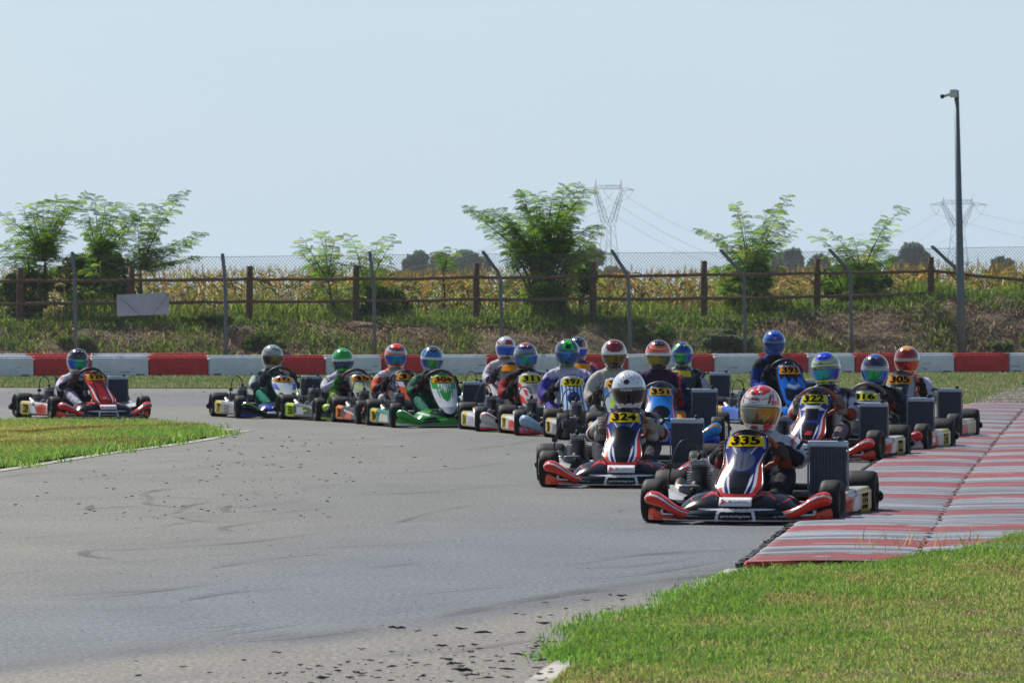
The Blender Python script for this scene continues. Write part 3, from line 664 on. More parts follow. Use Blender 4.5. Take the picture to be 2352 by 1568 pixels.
# net: crossing zigzag wires as thin three sided prisms
V = []; F = []
def thinwire(a, b, r):
    a, b = Vector(a), Vector(b); k = len(V)
    for p in (a, b): V.extend([(p.x - r, p.y, p.z - r * .6), (p.x + r, p.y, p.z - r * .6), (p.x, p.y, p.z + r)])
    for i in range(3): F.append((k + i, k + (i + 1) % 3, k + 3 + (i + 1) % 3, k + 3 + i))
def topz(X):
    xs = [t[0].x for t in tops]; zs = [t[0].z for t in tops]; return float(np.interp(X, xs, zs)) - 0.05
def ny(X): return 91.3 + 1.64 + SL * (X + 9.13)
st = 0.066
for i in range(int(27 / st)):
    x0 = -13.5 + i * st
    for sgn in (1, -1):
        zt = topz(x0 + sgn * 1.0); x1 = x0 + sgn * zt * 0.92
        thinwire((x0, ny(x0), 0.02), (x1, ny(x1), zt), 0.0028)
for zf in (0.03, 1.15, None):
    for i in range(60):
        xa, xb = -13.5 + i * 0.45, -13.05 + i * 0.45
        za = topz(xa) if zf is None else zf; zb = topz(xb) if zf is None else zf
        thinwire((xa, ny(xa) - .01, za), (xb, ny(xb) - .01, zb), 0.0045)
me = npmesh('net', V, F, np.tile(lin((96, 98, 98)), (len(V), 1)))
o = link('net', me, M['wire'], fence); o.matrix_parent_inverse = Matrix.Translation(-Vector(fence.location)); o['kind'] = 'stuff'

# ---- blank sign wired to the fence
d = dline(330, 1.45); c = [Vector(at(x, y, d)) for x, y in [(269, 726), (388, 722), (388.5, 671.5), (268, 677)]]
sg = empty('blank_sign', 'blank grey white rectangular panel wired to the chain link fence', 'sign', tuple((c[0] + c[1]) / 2))
m = MB(); V8 = [p + Vector((0, dy, 0)) for dy in (-0.006, 0.006) for p in c]
m.add([tuple(p - sg.location) for p in V8], [(0, 1, 2, 3), (7, 6, 5, 4), (0, 4, 5, 1), (1, 5, 6, 2), (2, 6, 7, 3), (3, 7, 4, 0)], lin((176, 184, 196)))
m.build('panel', M['paintwall'], sg)
for a, b in ((c[3], c[0].lerp(c[1], .45)), (c[2], c[0].lerp(c[1], .7))):
    m = MB(); m.tube([tuple(a + Vector((0, -0.012, 0)) - sg.location), tuple(b + Vector((0, -0.012, 0)) - sg.location)], 0.0035, n=5, c=lin((110, 116, 126)))
    m.build('tie_wire', M['wire'], sg)

# ---- rustic wooden rail fence on top of the bank
wf = empty('wooden_fence', 'brown wooden post and rail fence along the top of the bank', 'fence', (0, dline(CX, 4.4), 0.9))
def wpart(mb, name): o = mb.build(name, M['wood'], wf); o.matrix_parent_inverse = Matrix.Translation(-Vector(wf.location)); return o
wp = [(-220, 618, 648, 700), (46, 615, 645, 697), (302, 613, 643, 694), (573, 611, 641, 692), (818, 609, 640, 691), (1094, 605, 637, 687), (1362, 601, 634, 686), (1617, 599, 631, 685), (1877, 595, 627, 681), (2138, 590, 622, 673), (2420, 612, 648, 698), (2700, 640, 676, 730)]
WB = (104, 78, 60)
pp = []
for (x, yt, r1, r2) in wp:
    d = dline(x, 4.4); T_ = Vector(at(x, yt, d)); z0 = float(terrain(T_.x, T_.y)) - 0.15
    m = MB(); rs = [0.066, 0.064, 0.067, 0.063, 0.06]
    m.tube([(T_.x, T_.y, z0 + (T_.z - z0) * k / 4) for k in range(5)], 1, n=12, c=lin(WB), rs=rs); wpart(m, 'post')
    pp.append((T_, Vector(at(x, r1, d)), Vector(at(x, r2, d))))
for i in range(len(pp) - 1):
    for k in (1, 2):
        a, b = pp[i][k] + Vector((0, -0.075, 0)), pp[i + 1][k] + Vector((0, -0.075, 0)); m = MB()
        pts = [a.lerp(b, t / 8) + Vector((0, 0, random.uniform(-.008, .008) - 0.012 * math.sin(math.pi * t / 8))) for t in range(9)]
        m.tube(pts, 1, n=10, c=lin((122, 94, 72)), rs=[random.uniform(0.029, 0.036) for t in pts]); wpart(m, 'rail')

# ---- pole with camera
d = dline(2210, 1.3); B = Vector(at(2210, 815, d)); T_ = Vector(at(2196.5, 208, d)); B.z = 0
pole = empty('camera_pole', 'tall grey tapering steel pole with a small surveillance camera on top', 'pole', tuple(B))
m = MB(); m.tube([(0, 0, 0), ((T_.x - B.x) * .25, 0, (T_.z) * .28), tuple(T_ - B)], 1, n=16, c=lin((104, 116, 122)), rs=[0.086, 0.078, 0.046]); m.box((0, 0, .01), (.28, .28, .02), lin((100, 108, 112))); m.build('mast', M['galv'], pole)
tp = T_ - B
m = MB(); m.box(tuple(tp + Vector((-.06, -.05, -.06))), (.15, .12, .16), lin((205, 205, 205)), bev=.03); m.build('housing', M['paintwall'], pole)
m = MB(); m.tube([tuple(tp + Vector((-.1, -.07, -.07))), tuple(tp + Vector((-.27, -.12, -.12)))], .03, n=12, c=lin((215, 215, 215)))
cb = m.build('camera_body', M['paintwall'], pole)
m = MB(); m.tube([tuple(tp + Vector((-.26, -.118, -.117))), tuple(tp + Vector((-.31, -.13, -.128)))], .042, n=12, c=lin((24, 24, 24))); m.build('lens', M['dark'], cb)

# ---- saplings with feathery leaves
def locust(name, label, base, z0, stems, d, leafcols, seed, leafl=0.235, group='saplings beyond the fence', dens=1.0, trunk_r=0.045, cat='tree'):
    rs = random.Random(seed); bx, by = base; B = Vector(at(bx, by, d)); B = Vector((B.x, d, float(terrain(B.x, d)) - 0.05 if z0 is None else z0))
    root = empty(name, label, cat, tuple(B), 0, group)
    tr = MB(); LV = []; LC = []; RV = []; LF = []
    cols = [lin(c) for c in leafcols]
    for (ox, oy, tx, ty) in stems:
        dy = rs.uniform(-0.8, 0.8)
        O = Vector(at(ox, oy, d)) - B; T1 = Vector(at(tx, ty, d + dy)) - B
        mid = O.lerp(T1, 0.5) + Vector((-(T1.x - O.x) * rs.uniform(-.1, .4), rs.uniform(-.3, .3), (T1 - O).length * rs.uniform(-.06, .14)))
        n_ = 16; pts = [O * (1 - t) ** 2 + mid * 2 * t * (1 - t) + T1 * t * t for t in [k / n_ for k in range(n_ + 1)]]
        L0 = (T1 - O).length
        base_p = Vector((O.x * 0.1, 0, max(0.0, O.z - 0.9))) if O.z > 0.5 else Vector((0, 0, 0))
        tr.tube([base_p] + [base_p.lerp(O, .55) + Vector((rs.uniform(-.03, .03), 0, 0))] + pts, 1, n=5, c=lin((84, 74, 52)), rs=[trunk_r * .5, trunk_r * .35] + [trunk_r * 0.22 * (1 - k / n_) + 0.0035 for k in range(n_ + 1)])
        nl = max(6, int(L0 / 0.040 * dens))
        for i in range(nl):
            t = 0.06 + 0.94 * (i + rs.random()) / nl; p = O * (1 - t) ** 2 + mid * 2 * t * (1 - t) + T1 * t * t
            tg = ((mid - O) * (1 - t) + (T1 - mid) * t).normalized()
            an = rs.uniform(0, 2 * math.pi); sd = Vector((math.cos(an), math.sin(an) * 0.9, rs.uniform(-0.1, 0.25)))
            if i % 2: sd.x = -abs(sd.x) - .2
            else: sd.x = abs(sd.x) + .2
            sd = (sd + tg * rs.uniform(0.2, 0.8)).normalized(); ll = leafl * rs.uniform(0.6, 1.25) * (1.15 - 0.4 * t)
            nlt = 7; q = p.copy(); dirv = sd.copy(); across = dirv.cross(Vector((0, 0, 1)))
            if across.length < .1: across = Vector((1, 0, 0))
            across.normalize(); across = (Matrix.Rotation(rs.uniform(-1.5, 1.5), 3, dirv) @ across).normalized(); c = rs.choice(cols) * rs.uniform(0.75, 1.25)
            for k in range(nlt):
                dirv = (dirv + Vector((0, 0, -0.09))).normalized(); q = q + dirv * ll / nlt; nrm = across.cross(dirv).normalized()
                for sg_ in (1, -1):
                    a2 = (across * sg_ + dirv * 0.35 + nrm * rs.uniform(-.35, .15)).normalized(); lw = 0.0165 * (leafl / .235); l2 = ll * 0.22 * (1 - abs(k - 3) * 0.07)
                    tipp = q + a2 * l2; m_ = q + a2 * l2 * .5; wv = dirv * lw
                    b0 = len(LV); LV.extend([tuple(q), tuple(m_ + wv), tuple(tipp), tuple(m_ - wv)]); LF.append((b0, b0 + 1, b0 + 2, b0 + 3)); LC.extend([c] * 4)
            b0 = len(LV); e = across * 0.003; LV.extend([tuple(p - e), tuple(p + e), tuple(q + e), tuple(q - e)]); LF.append((b0, b0 + 1, b0 + 2, b0 + 3)); LC.extend([c * .8] * 4)
    tr.build('trunk', M['bark'], root)
    link('crown', npmesh('crown', LV, LF, np.array(LC)), M['leaf'], root); return root
GA = [(108, 152, 44), (130, 172, 50), (84, 126, 38), (158, 186, 60)]; GB = [(138, 178, 52), (162, 196, 66), (116, 158, 48), (182, 184, 68)]; GC = [(70, 94, 44), (84, 110, 50), (58, 80, 40)]
def fan(stems, cx, cy, n, sx, y0, y1, seed, w=90):
    rs = random.Random(seed)
    for i in range(n):
        tx = cx + rs.uniform(-1, 1) * sx; ty = rs.uniform(y0, y1); stems.append((cx + (tx - cx) * 0.5, min(cy, ty + 55), tx, ty))
    return stems
s = [(104, 600, x, y) for x, y in [(0, 487), (10, 508), (51, 468), (82, 463), (99, 460), (133, 453), (160, 458), (200, 443), (160, 541), (7, 590), (130, 500), (60, 520), (110, 540), (30, 550), (150, 480), (180, 462), (75, 490)]]
s += [(70, 640, x, y) for x, y in [(0, 560), (20, 600), (60, 570), (100, 570), (140, 590), (40, 620), (120, 620), (0, 640), (-20, 660)]]
locust('locust_tree', 'leafy dark sapling with spreading crown at the far left', (104, 700), None, s, dline(104, 5.8), GA, 1, dens=1.15, trunk_r=.07)
s = [(225, 600, x, y) for x, y in [(218, 449), (245, 460), (262, 472), (296, 466), (340, 468), (190, 507), (306, 507), (279, 548), (250, 500), (215, 520), (320, 480), (200, 480), (235, 540), (290, 530)]] + [(230, 650, x, y) for x, y in [(190, 580), (220, 590), (260, 580), (290, 600), (180, 620), (300, 620)]]
locust('locust_tree', 'open sapling between the dark left tree and the long arching shoot', (230, 710), None, s, dline(230, 6.0), GA, 2, dens=1.05, trunk_r=.06)
s = [(323, 620, x, y) for x, y in [(432, 436), (466, 536), (449, 589), (316, 500), (380, 480), (400, 560), (350, 520), (430, 545), (360, 570), (410, 600), (300, 560), (390, 450)]]
locust('locust_tree', 'sapling with one long feathery shoot arching right above the blank sign', (323, 700), None, s, dline(323, 5.6), GA, 3, dens=1.15)
s = [(755, 650, x, y) for x, y in [(682, 565), (696, 548), (730, 531), (747, 534), (774, 541), (720, 590), (760, 580), (790, 600), (700, 610)]] + [(780, 720, x, y) for x, y in [(700, 660), (730, 640), (770, 640), (800, 650), (830, 670), (740, 680), (690, 700), (660, 690)]]
locust('locust_tree', 'pale green sapling left of the third bent fence post', (775, 750), None, s, dline(770, 5.5), GB, 4, dens=1.0)
s = [(840, 680, x, y) for x, y in [(897, 538), (903, 553), (842, 575), (869, 551), (805, 540), (818, 565), (880, 590), (830, 610), (900, 600)]] + [(850, 720, x, y) for x, y in [(820, 640), (870, 640), (900, 650), (860, 680), (910, 690)]]
locust('locust_tree', 'yellow green sapling behind the third bent fence post', (850, 745), None, s, dline(850, 5.7), GB, 5, dens=0.85)
s = [(1019, 625, x, y) for x, y in [(1019, 570), (1035, 568), (1003, 580), (1028, 590)]]
locust('locust_tree', 'tiny sapling tip in front of the far blue green trees', (1019, 700), None, s, dline(1019, 6.5), GA, 6, dens=0.8)
big = [(1070, 471), (1090, 483), (1128, 480), (1148, 477), (1189, 446), (1199, 436), (1237, 443), (1271, 446), (1301, 429), (1332, 419), (1352, 436), (1339, 463), (1373, 517), (1376, 531), (1359, 565), (1128, 541), (1152, 531), (1162, 579), (1386, 582),
       (1210, 480), (1250, 480), (1290, 470), (1320, 500), (1220, 510), (1260, 520), (1300, 530), (1180, 520), (1340, 545), (1200, 550), (1240, 555), (1280, 560), (1170, 500), (1310, 460), (1230, 460), (1270, 495), (1160, 560)]
rb = random.Random(3); s = [(1249 + (x - 1249) * rb.uniform(.12, .45), y + (640 - y) * rb.uniform(.45, .85), x, y) for x, y in big]
s += fan([], 1249, 690, 14, 90, 530, 670, 5) + fan([], 1275, 690, 10, 70, 570, 670, 6)
locust('locust_tree', 'tallest sapling with dense bushy crown left of the nearer pylon', (1249, 742), None, s, dline(1249, 5.4), GA + [(120, 150, 52)], 7, dens=1.45, trunk_r=.08)
s = [(1720, 640, x, y) for x, y in [(1591, 523), (1691, 467), (1700, 480), (1811, 447), (1827, 527), (1807, 507), (1763, 487), (1790, 470), (1740, 520), (1660, 560), (1770, 550), (1690, 540), (1720, 560), (1820, 540), (1790, 570), (1640, 540)]] + fan([], 1715, 680, 16, 75, 590, 680, 8)
locust('locust_tree', 'sapling with three tall feathery shoots behind the rail fence right of centre', (1716, 745), None, s, dline(1716, 5.5), GB + GA, 8, dens=1.05)
s = [(1975, 640, x, y) for x, y in [(1871, 543), (1903, 531), (1959, 543), (2075, 475), (2051, 531), (2040, 500), (1990, 580), (1930, 560), (2030, 560), (2060, 590), (1890, 590), (1950, 590), (2040, 600)]] + fan([], 1970, 680, 16, 80, 595, 670, 9)
locust('locust_tree', 'rightmost sapling with a long shoot leaning right', (1972, 720), None, s, dline(1972, 5.5), GB + GA, 9, dens=1.0)
# bushes under the left trees and along the rail fence
def bush(label, cx, cy, sx, sy, d, cols, n_, seed, size=0.05, name='bush', group=None, cat='bush', leafw=.5, depth=0.6):
    r = np.random.default_rng(seed); C0 = Vector(at(cx, cy, d)); s_ = d / FD; zb = float(terrain(C0.x, d)) if d < 110 else 0.0
    root = empty(name, label, cat, (C0.x, d, zb), 0, group)
    nb = 14; cen = r.uniform(-0.75, 0.75, (nb, 3)); cen[:, 2] = r.uniform(-.8, .75, nb); cen[:, 0] *= np.sqrt(np.clip(1 - (cen[:, 2] * .8) ** 2, .1, 1)); rad = r.uniform(.22, .5, nb)
    k = r.integers(0, nb, n_); v = r.normal(0, 1, (n_, 3)); v /= np.linalg.norm(v, axis=1)[:, None]; q = cen[k] + v * rad[k][:, None] * r.uniform(.55, 1.05, n_)[:, None]
    P = q * np.array([sx * s_, max(sx, sy) * s_ * depth, sy * s_]) + np.array([0, 0, C0.z - zb]); P[:, 2] = np.maximum(P[:, 2], 0.02)
    a = r.normal(0, 1, (n_, 3)); a /= np.linalg.norm(a, axis=1)[:, None]; b = np.cross(a, r.normal(0, 1, (n_, 3))); b /= np.linalg.norm(b, axis=1)[:, None]
    l = size * r.uniform(.5, 1.3, n_)[:, None]; V_ = np.stack([P - a * l, P - b * l * leafw, P + a * l, P + b * l * leafw], 1).reshape(-1, 3)
    F_ = np.arange(4 * n_).reshape(-1, 4); cc = np.array([lin(c) for c in cols])[r.integers(0, len(cols), n_)] * (r.uniform(.7, 1.25, (n_, 1))) * (r.uniform(.75, 1.2, nb)[k][:, None])
    t = MB()
    for i in range(6): t.tube([(0, 0, 0), tuple(cen[i] * np.array([sx, sx * .5, sy]) * s_ * .9 + np.array([0, 0, C0.z - zb]))], 1, n=5, c=lin((70, 60, 44)), rs=[sx * s_ * .03 + .01, .005])
    t.build('trunk' if cat == 'tree' else 'stem', M['bark'], root); link('crown' if cat == 'tree' else 'foliage', npmesh('foliage', V_, F_, np.repeat(cc, 4, axis=0)), M['leaf'], root); return root
bush('dark bush under the crowns of the left saplings', 210, 625, 90, 48, dline(210, 6.6), GC, 3600, 1, size=.06)
bush('dark bush at the foot of the far left sapling', 60, 680, 80, 60, dline(60, 5.6), GC + GA, 3400, 2, size=.06)
bush('dark shrub behind the blank sign', 250, 690, 100, 50, dline(250, 5.9), GC + GA, 3200, 3, size=.06)
bush('dark green thicket around the trunk of the tallest sapling', 1250, 680, 56, 52, dline(1250, 5.8), GC + GA, 1500, 4, size=.055)
bush('green shrub right of the tallest sapling', 1330, 640, 40, 34, dline(1340, 5.9), GC + GA, 1800, 14, size=.05)
bush('low bush behind the post and rail fence left of centre', 860, 700, 75, 42, dline(860, 5.6), GC + GB, 5000, 5, size=.055)
bush('shrub behind the rail fence under the three shoot sapling', 1715, 665, 62, 62, dline(1716, 5.9), GC + GA, 6000, 6, size=.055)
bush('shrub behind the rail fence under the rightmost sapling', 1975, 655, 85, 56, dline(1975, 5.9), GC + GA, 7000, 7, size=.055)
bush('pale leafy creeper on the bank beside the fence post right of centre', 1690, 785, 80, 28, dline(1690, 2.3), [(112, 132, 96), (92, 116, 76), (130, 146, 112)], 4200, 8, size=.045, depth=.4)
bush('small leafy clump on the bank at the right edge', 2295, 805, 40, 22, dline(2295, 2.0), [(112, 132, 80), (92, 116, 60)], 1400, 9, size=.04, depth=.4)
for i, (x, y, sx, sy, lb) in enumerate([(600, 790, 60, 26, 'green weeds on the bank right of the second bent post'), (180, 795, 50, 22, 'weeds on the bank at the foot of the leftmost bent post'), (1500, 775, 50, 26, 'weeds on the bank left of the creeper'), (1180, 745, 55, 14, 'weed clump on the crest below the tallest sapling'), (1560, 742, 60, 14, 'weed clump on the crest behind the bank creeper'), (470, 735, 60, 14, 'weed clump on the crest right of the blank sign'), (250, 742, 70, 14, 'weed clump on the crest below the blank sign')]):
    bush(lb, x, y, sx, sy, dline(x, 2.6 if y > 760 else 4.0), [(92, 124, 48), (74, 104, 38), (112, 140, 60)], 2600, 30 + i, size=.045, name='weed_clump', cat='weeds', leafw=.25, depth=.5)
# far trees
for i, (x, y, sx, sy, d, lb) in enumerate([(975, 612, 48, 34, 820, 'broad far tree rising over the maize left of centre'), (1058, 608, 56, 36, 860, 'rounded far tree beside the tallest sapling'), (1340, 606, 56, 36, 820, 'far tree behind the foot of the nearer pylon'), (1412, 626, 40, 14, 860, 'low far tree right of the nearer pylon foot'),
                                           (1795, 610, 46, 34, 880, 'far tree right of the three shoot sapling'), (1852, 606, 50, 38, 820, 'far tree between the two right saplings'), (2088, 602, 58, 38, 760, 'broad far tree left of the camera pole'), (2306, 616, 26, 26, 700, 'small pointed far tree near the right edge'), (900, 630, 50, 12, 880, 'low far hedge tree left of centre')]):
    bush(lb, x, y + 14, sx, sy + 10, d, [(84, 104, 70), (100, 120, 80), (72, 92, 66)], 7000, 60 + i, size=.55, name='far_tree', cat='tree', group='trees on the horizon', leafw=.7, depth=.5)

# ---- maize field
cs_top = [(176, 134, 66), (200, 160, 86), (146, 110, 56), (156, 148, 62), (134, 152, 58)]; cs_low = [(132, 158, 54), (106, 138, 48), (164, 156, 62), (166, 124, 60), (84, 112, 40), (220, 206, 146), (120, 150, 52), (62, 80, 34)]
LVp = []; LFp = []; LCp = []
def leafstrip(p, dr, l, wd, c, droop):
    k = len(LVp); q = Vector(p); dv = Vector(dr).normalized(); s_ = dv.cross(Vector((0, 0, 1)))
    s_ = s_.normalized() if s_.length > .05 else Vector((1, 0, 0)); tw = random.uniform(-.8, .8); s_ = (s_ + Vector((0, 0, tw))).normalized()
    for j in range(4):
        ww = wd * (0.7, 1.0, 0.75, 0.05)[j]; LVp.extend([tuple(q - s_ * ww / 2), tuple(q + s_ * ww / 2)]); LCp.extend([c, c])
        dv = (dv + Vector((0, 0, -droop))).normalized(); q = q + dv * l / 3
    for j in range(3): LFp.append((k + 2 * j, k + 2 * j + 1, k + 2 * j + 3, k + 2 * j + 2))
for row in range(11):
    x = -14.5
    while x < 16.5:
        x += random.uniform(0.11, 0.2); t = 6.3 + row * 0.62 + random.uniform(-.1, .1); y = LB(x) + t; z0 = float(terrain(x, y)) - .05
        hc = 2.02 + 0.14 * float(smooth(4, 9, x)) + random.uniform(-.14, .08) + 0.08 * mn.noise(Vector((x, y, 0))); H = hc - z0
        c0 = lin(random.choice([(140, 130, 60), (120, 120, 50), (160, 130, 70)]))
        leafstrip((x, y, z0), (0, 0, 1), H * .92, .022, c0, 0)
        nl = 9 if row < 4 else 5
        for j in range(nl):
            f = (j + .5) / nl if row < 4 else .5 + .5 * (j + .5) / nl
            cs = cs_top if f > random.uniform(.6, 1.0) else cs_low; a = random.uniform(0, 6.28)
            leafstrip((x, y, z0 + H * f * .92), (math.cos(a), math.sin(a) * .7, random.uniform(.5, 1.6)), random.uniform(.3, .55), random.uniform(.035, .065), lin(random.choice(cs)) * random.uniform(.7, 1.2), random.uniform(.4, 1.1))
        for j in range(4): a = random.uniform(0, 6.28); leafstrip((x, y, z0 + H * .9), (math.cos(a) * .3, math.sin(a) * .3, 1), random.uniform(.12, .24), .012, lin(random.choice(cs_top)), .12)
tag(link('maize_field', npmesh('maize_field', LVp, LFp, np.array(LCp)), M['leaf']), 'ripening brown and green maize field beyond the rail fence', 'maize field', kind='stuff')
# tall green undergrowth at the foot of the maize
n_ = 26000; xx = rng.uniform(-14, 15, n_); tt = rng.uniform(4.7, 6.4, n_); yy = LB(xx) + tt; q = np.column_stack([xx, yy]); nzv = nz2(q, 0.8, 21)
h = rng.uniform(.15, .55, n_) * np.clip(.75 + 1.2 * nzv, .25, 1.5)
blades('undergrowth', np.column_stack([xx, yy, terrain(xx, yy)]), h, rng.uniform(.012, .035, n_), mixcol([(116, 148, 50), (146, 172, 64), (84, 114, 40), (170, 170, 76)], [4, 3, 3, 2], n_), 'tall green undergrowth between rail fence and maize', lean=.7, cat='undergrowth')

# ---- pylons and power lines
def pylon(label, xc, ytop, xl, xr, d, waist_y, ybase, arm_y):
    s_ = d / FD; root = empty('pylon', label, 'pylon', ((xc - CX) * s_, d, 0), R(8)); m = MB(); Z = lambda y: HC - (y - CY0) * s_; c = lin((160, 166, 172)); r = 0.055 * d / 1000
    W = lambda x: (x - xc) * s_
    def seg(a, b, rr=r): m.tube([a, b], rr, n=4, c=c)
    ax, bx = xc - (xr - xl) * .25, xc + (xr - xl) * .25; dp = 2.2
    for sy in (-1, 1):
        for x in (ax, bx):      # V shaped legs of the head down to the waist, then the mast
            s2 = 1 if x > xc else -1
            for o in (0, 9):
                seg((W(x + s2 * o * .6), sy * dp * .4, Z(arm_y)), (W(xc + s2 * (3 + o)), sy * dp, Z(waist_y)))
            N = 7
            for k in range(N):
                p = lambda t, o: (W(x + s2 * o * .6 + (xc + s2 * (3 + o) - x - s2 * o * .6) * t), sy * dp * (.4 + .6 * t), Z(arm_y + (waist_y - arm_y) * t))
                seg(p(k / N, 0), p((k + .5) / N, 9), r * .7); seg(p((k + .5) / N, 9), p((k + 1) / N, 0), r * .7)
            seg((W(xc + s2 * 9), sy * dp, Z(waist_y)), (W(xc + s2 * 22), sy * dp * 3, 0), r * 1.2)
        N = 6
        for k in range(N):
            yy0, yy1 = waist_y + (701 - waist_y) * k / N, waist_y + (701 - waist_y) * (k + 1) / N; w0, w1 = 9 + 13 * k / N, 9 + 13 * (k + 1) / N
            seg((W(xc - w0), sy * dp, Z(yy0)), (W(xc + w1), sy * dp, Z(yy1)), r * .7); seg((W(xc + w0), sy * dp, Z(yy0)), (W(xc - w1), sy * dp, Z(yy1)), r * .7)
    for dyy in (0, 8):
        seg((W(xl), 0, Z(arm_y + 4)), (W(ax), dp * .3, Z(arm_y + dyy - 2))); seg((W(bx), dp * .3, Z(arm_y + dyy - 2)), (W(xr), 0, Z(arm_y + 4))); seg((W(ax), 0, Z(arm_y + dyy - 6)), (W(bx), 0, Z(arm_y + dyy - 6)))
    N = 8
    for k in range(N):
        x0, x1 = ax + (bx - ax) * k / N, ax + (bx - ax) * (k + 1) / N; seg((W(x0), 0, Z(arm_y - 6)), (W(x1), 0, Z(arm_y + 2)), r * .6); seg((W(x0), 0, Z(arm_y + 2)), (W(x1), 0, Z(arm_y - 6)), r * .6)
    for x in (ax, bx): seg((W(x), 0, Z(arm_y + 4)), (W(x), 0, Z(ytop))); seg((W(x - 4), 0, Z(arm_y)), (W(x), 0, Z(ytop)), r * .7)
    for x in (xl, xr, xc): # V insulator strings
        h2 = 24 * (xr - xl) / 115; w2 = 13 * (xr - xl) / 115
        xx_ = x + (w2 if x == xl else -w2 if x == xr else 0); seg((W(xx_ - w2), 0, Z(arm_y + 3)), (W(xx_), 0, Z(arm_y + h2)), r * .6); seg((W(xx_ + w2), 0, Z(arm_y + 3)), (W(xx_), 0, Z(arm_y + h2)), r * .6)
    m.build('lattice', M['wire'], root); return root
pylon('nearer high voltage pylon right of the tallest sapling', 1398, 412, 1340, 1457, 900, 512, 600, 432)
pylon('farther high voltage pylon behind the camera pole', 2200, 453, 2134, 2268, 1150, 520, 620, 466)
def cable(a, b, sag, label, r=0.026):
    (x0, y0, d0), (x1, y1, d1) = a, b; P0, P1 = Vector(at(x0, y0, d0)), Vector(at(x1, y1, d1)); m = MB(); c = P0
    pts = [P0.lerp(P1, k / 24) - Vector((0, 0, sag * 4 * (k / 24) * (1 - k / 24))) for k in range(25)]
    m.tube([tuple(p - c) for p in pts], r, n=4, c=lin((150, 156, 162))); o = m.build('power_line', M['wire'], None, tuple(c)); tag(o, label, 'power line', 'overhead power lines')
cable((1354, 455, 900), (-1300, 300, 500), 18, 'lowest power line running left from the nearer pylon')
cable((1398, 455, 900), (-1300, 260, 500), 18, 'middle power line running left from the nearer pylon')
cable((1444, 455, 900), (-1300, 330, 500), 15, 'power line crossing the sky at the far left')
cable((1444, 455, 900), (2146, 492, 1150), 10, 'highest power line between the two pylons')
cable((1398, 455, 900), (2200, 492, 1150), 13, 'middle power line between the two pylons')
cable((1354, 455, 900), (2254, 492, 1150), 15, 'lowest power line between the two pylons')
cable((2146, 492, 1150), (3600, 600, 1500), 10, 'lower power line running right from the farther pylon')
cable((2254, 492, 1150), (3600, 560, 1500), 8, 'upper power line running right from the farther pylon')
# ================================================================== RACING KARTS AND DRIVERS
K = (22, 22, 24); W_ = (226, 226, 228); RD = (214, 44, 34); BL = (34, 44, 128); NV = (20, 24, 52); YL = (238, 206, 30); OR = (240, 150, 30); GY = (120, 122, 128); SV = (176, 180, 184); LM = (170, 220, 40); CY = (40, 130, 214); GN = (24, 150, 60)
_dc = {}
def cr(P, n=6):
    P = [Vector(p) for p in P]; out = []
    for i in range(len(P) - 1):
        a, b, c, d = P[max(i - 1, 0)], P[i], P[i + 1], P[min(i + 2, len(P) - 1)]
        for k in range(n): t = k / n; out.append(0.5 * ((2 * b) + (c - a) * t + (2 * a - 5 * b + 4 * c - d) * t * t + (3 * b - a - 3 * c + d) * t ** 3))
    return out + [P[-1]]
def cached(key, fn):
    if key not in _dc: _dc[key] = fn()
    return _dc[key]
def part(name, key, fn, mat, parent, loc=None, rot=None):
    """fn() returns an MB; the mesh is shared between karts"""
    me = cached(key, lambda: fn().mesh(key)); return link(name, me, mat, parent, loc, rot)

# -- wheels
def tyre_mb(r, w):
    m = MB(); hw = w / 2
    prof = [(-hw * .62, .066), (-hw * .80, .074), (-hw, r * .80), (-hw * .97, r * .92), (-hw * .80, r * .985), (-hw * .4, r), (0, r * 1.003), (hw * .4, r), (hw * .80, r * .985), (hw * .97, r * .92), (hw, r * .80), (hw * .80, .074), (hw * .62, .066)]
    m.rev(prof, 'x', 36, lin((25, 25, 25))); return m
def rim_mb(w, gold=False):
    m = MB(); hw = w / 2; c = lin((96, 88, 72)) if gold else lin((70, 68, 66))
    m.rev([(-hw * .64, .067), (-hw * .66, .060), (-hw * .45, .055), (-hw * .3, .03), (-hw * .3, .0)], 'x', 24, c); m.rev([(hw * .64, .067), (hw * .66, .060), (hw * .45, .055), (hw * .3, .03), (hw * .3, .0)], 'x', 24, c)
    m.rev([(-hw * .64, .066), (hw * .64, .066)], 'x', 24, c)
    for s in (-1, 1):
        m.rev([(s * hw * .3, .018), (s * hw * .62, .018), (s * hw * .62, 0)], 'x', 12, lin((150, 150, 150)))
        for k in range(3):
            a = 2.094 * k; m.tube([(s * hw * .3, .034 * math.cos(a), .034 * math.sin(a)), (s * hw * .42, .034 * math.cos(a), .034 * math.sin(a))], .006, n=6, c=lin((160, 160, 160)))
    return m
def wheel(root, x, y, r, w, steer=0, key='f'):
    o = part('wheel', 'rim_' + key, lambda: rim_mb(w, True), M['metal'], root, (x, y, r), (0, 0, steer))
    part('tyre', 'tyre_' + key, lambda: tyre_mb(r, w), M['rubber'], o)

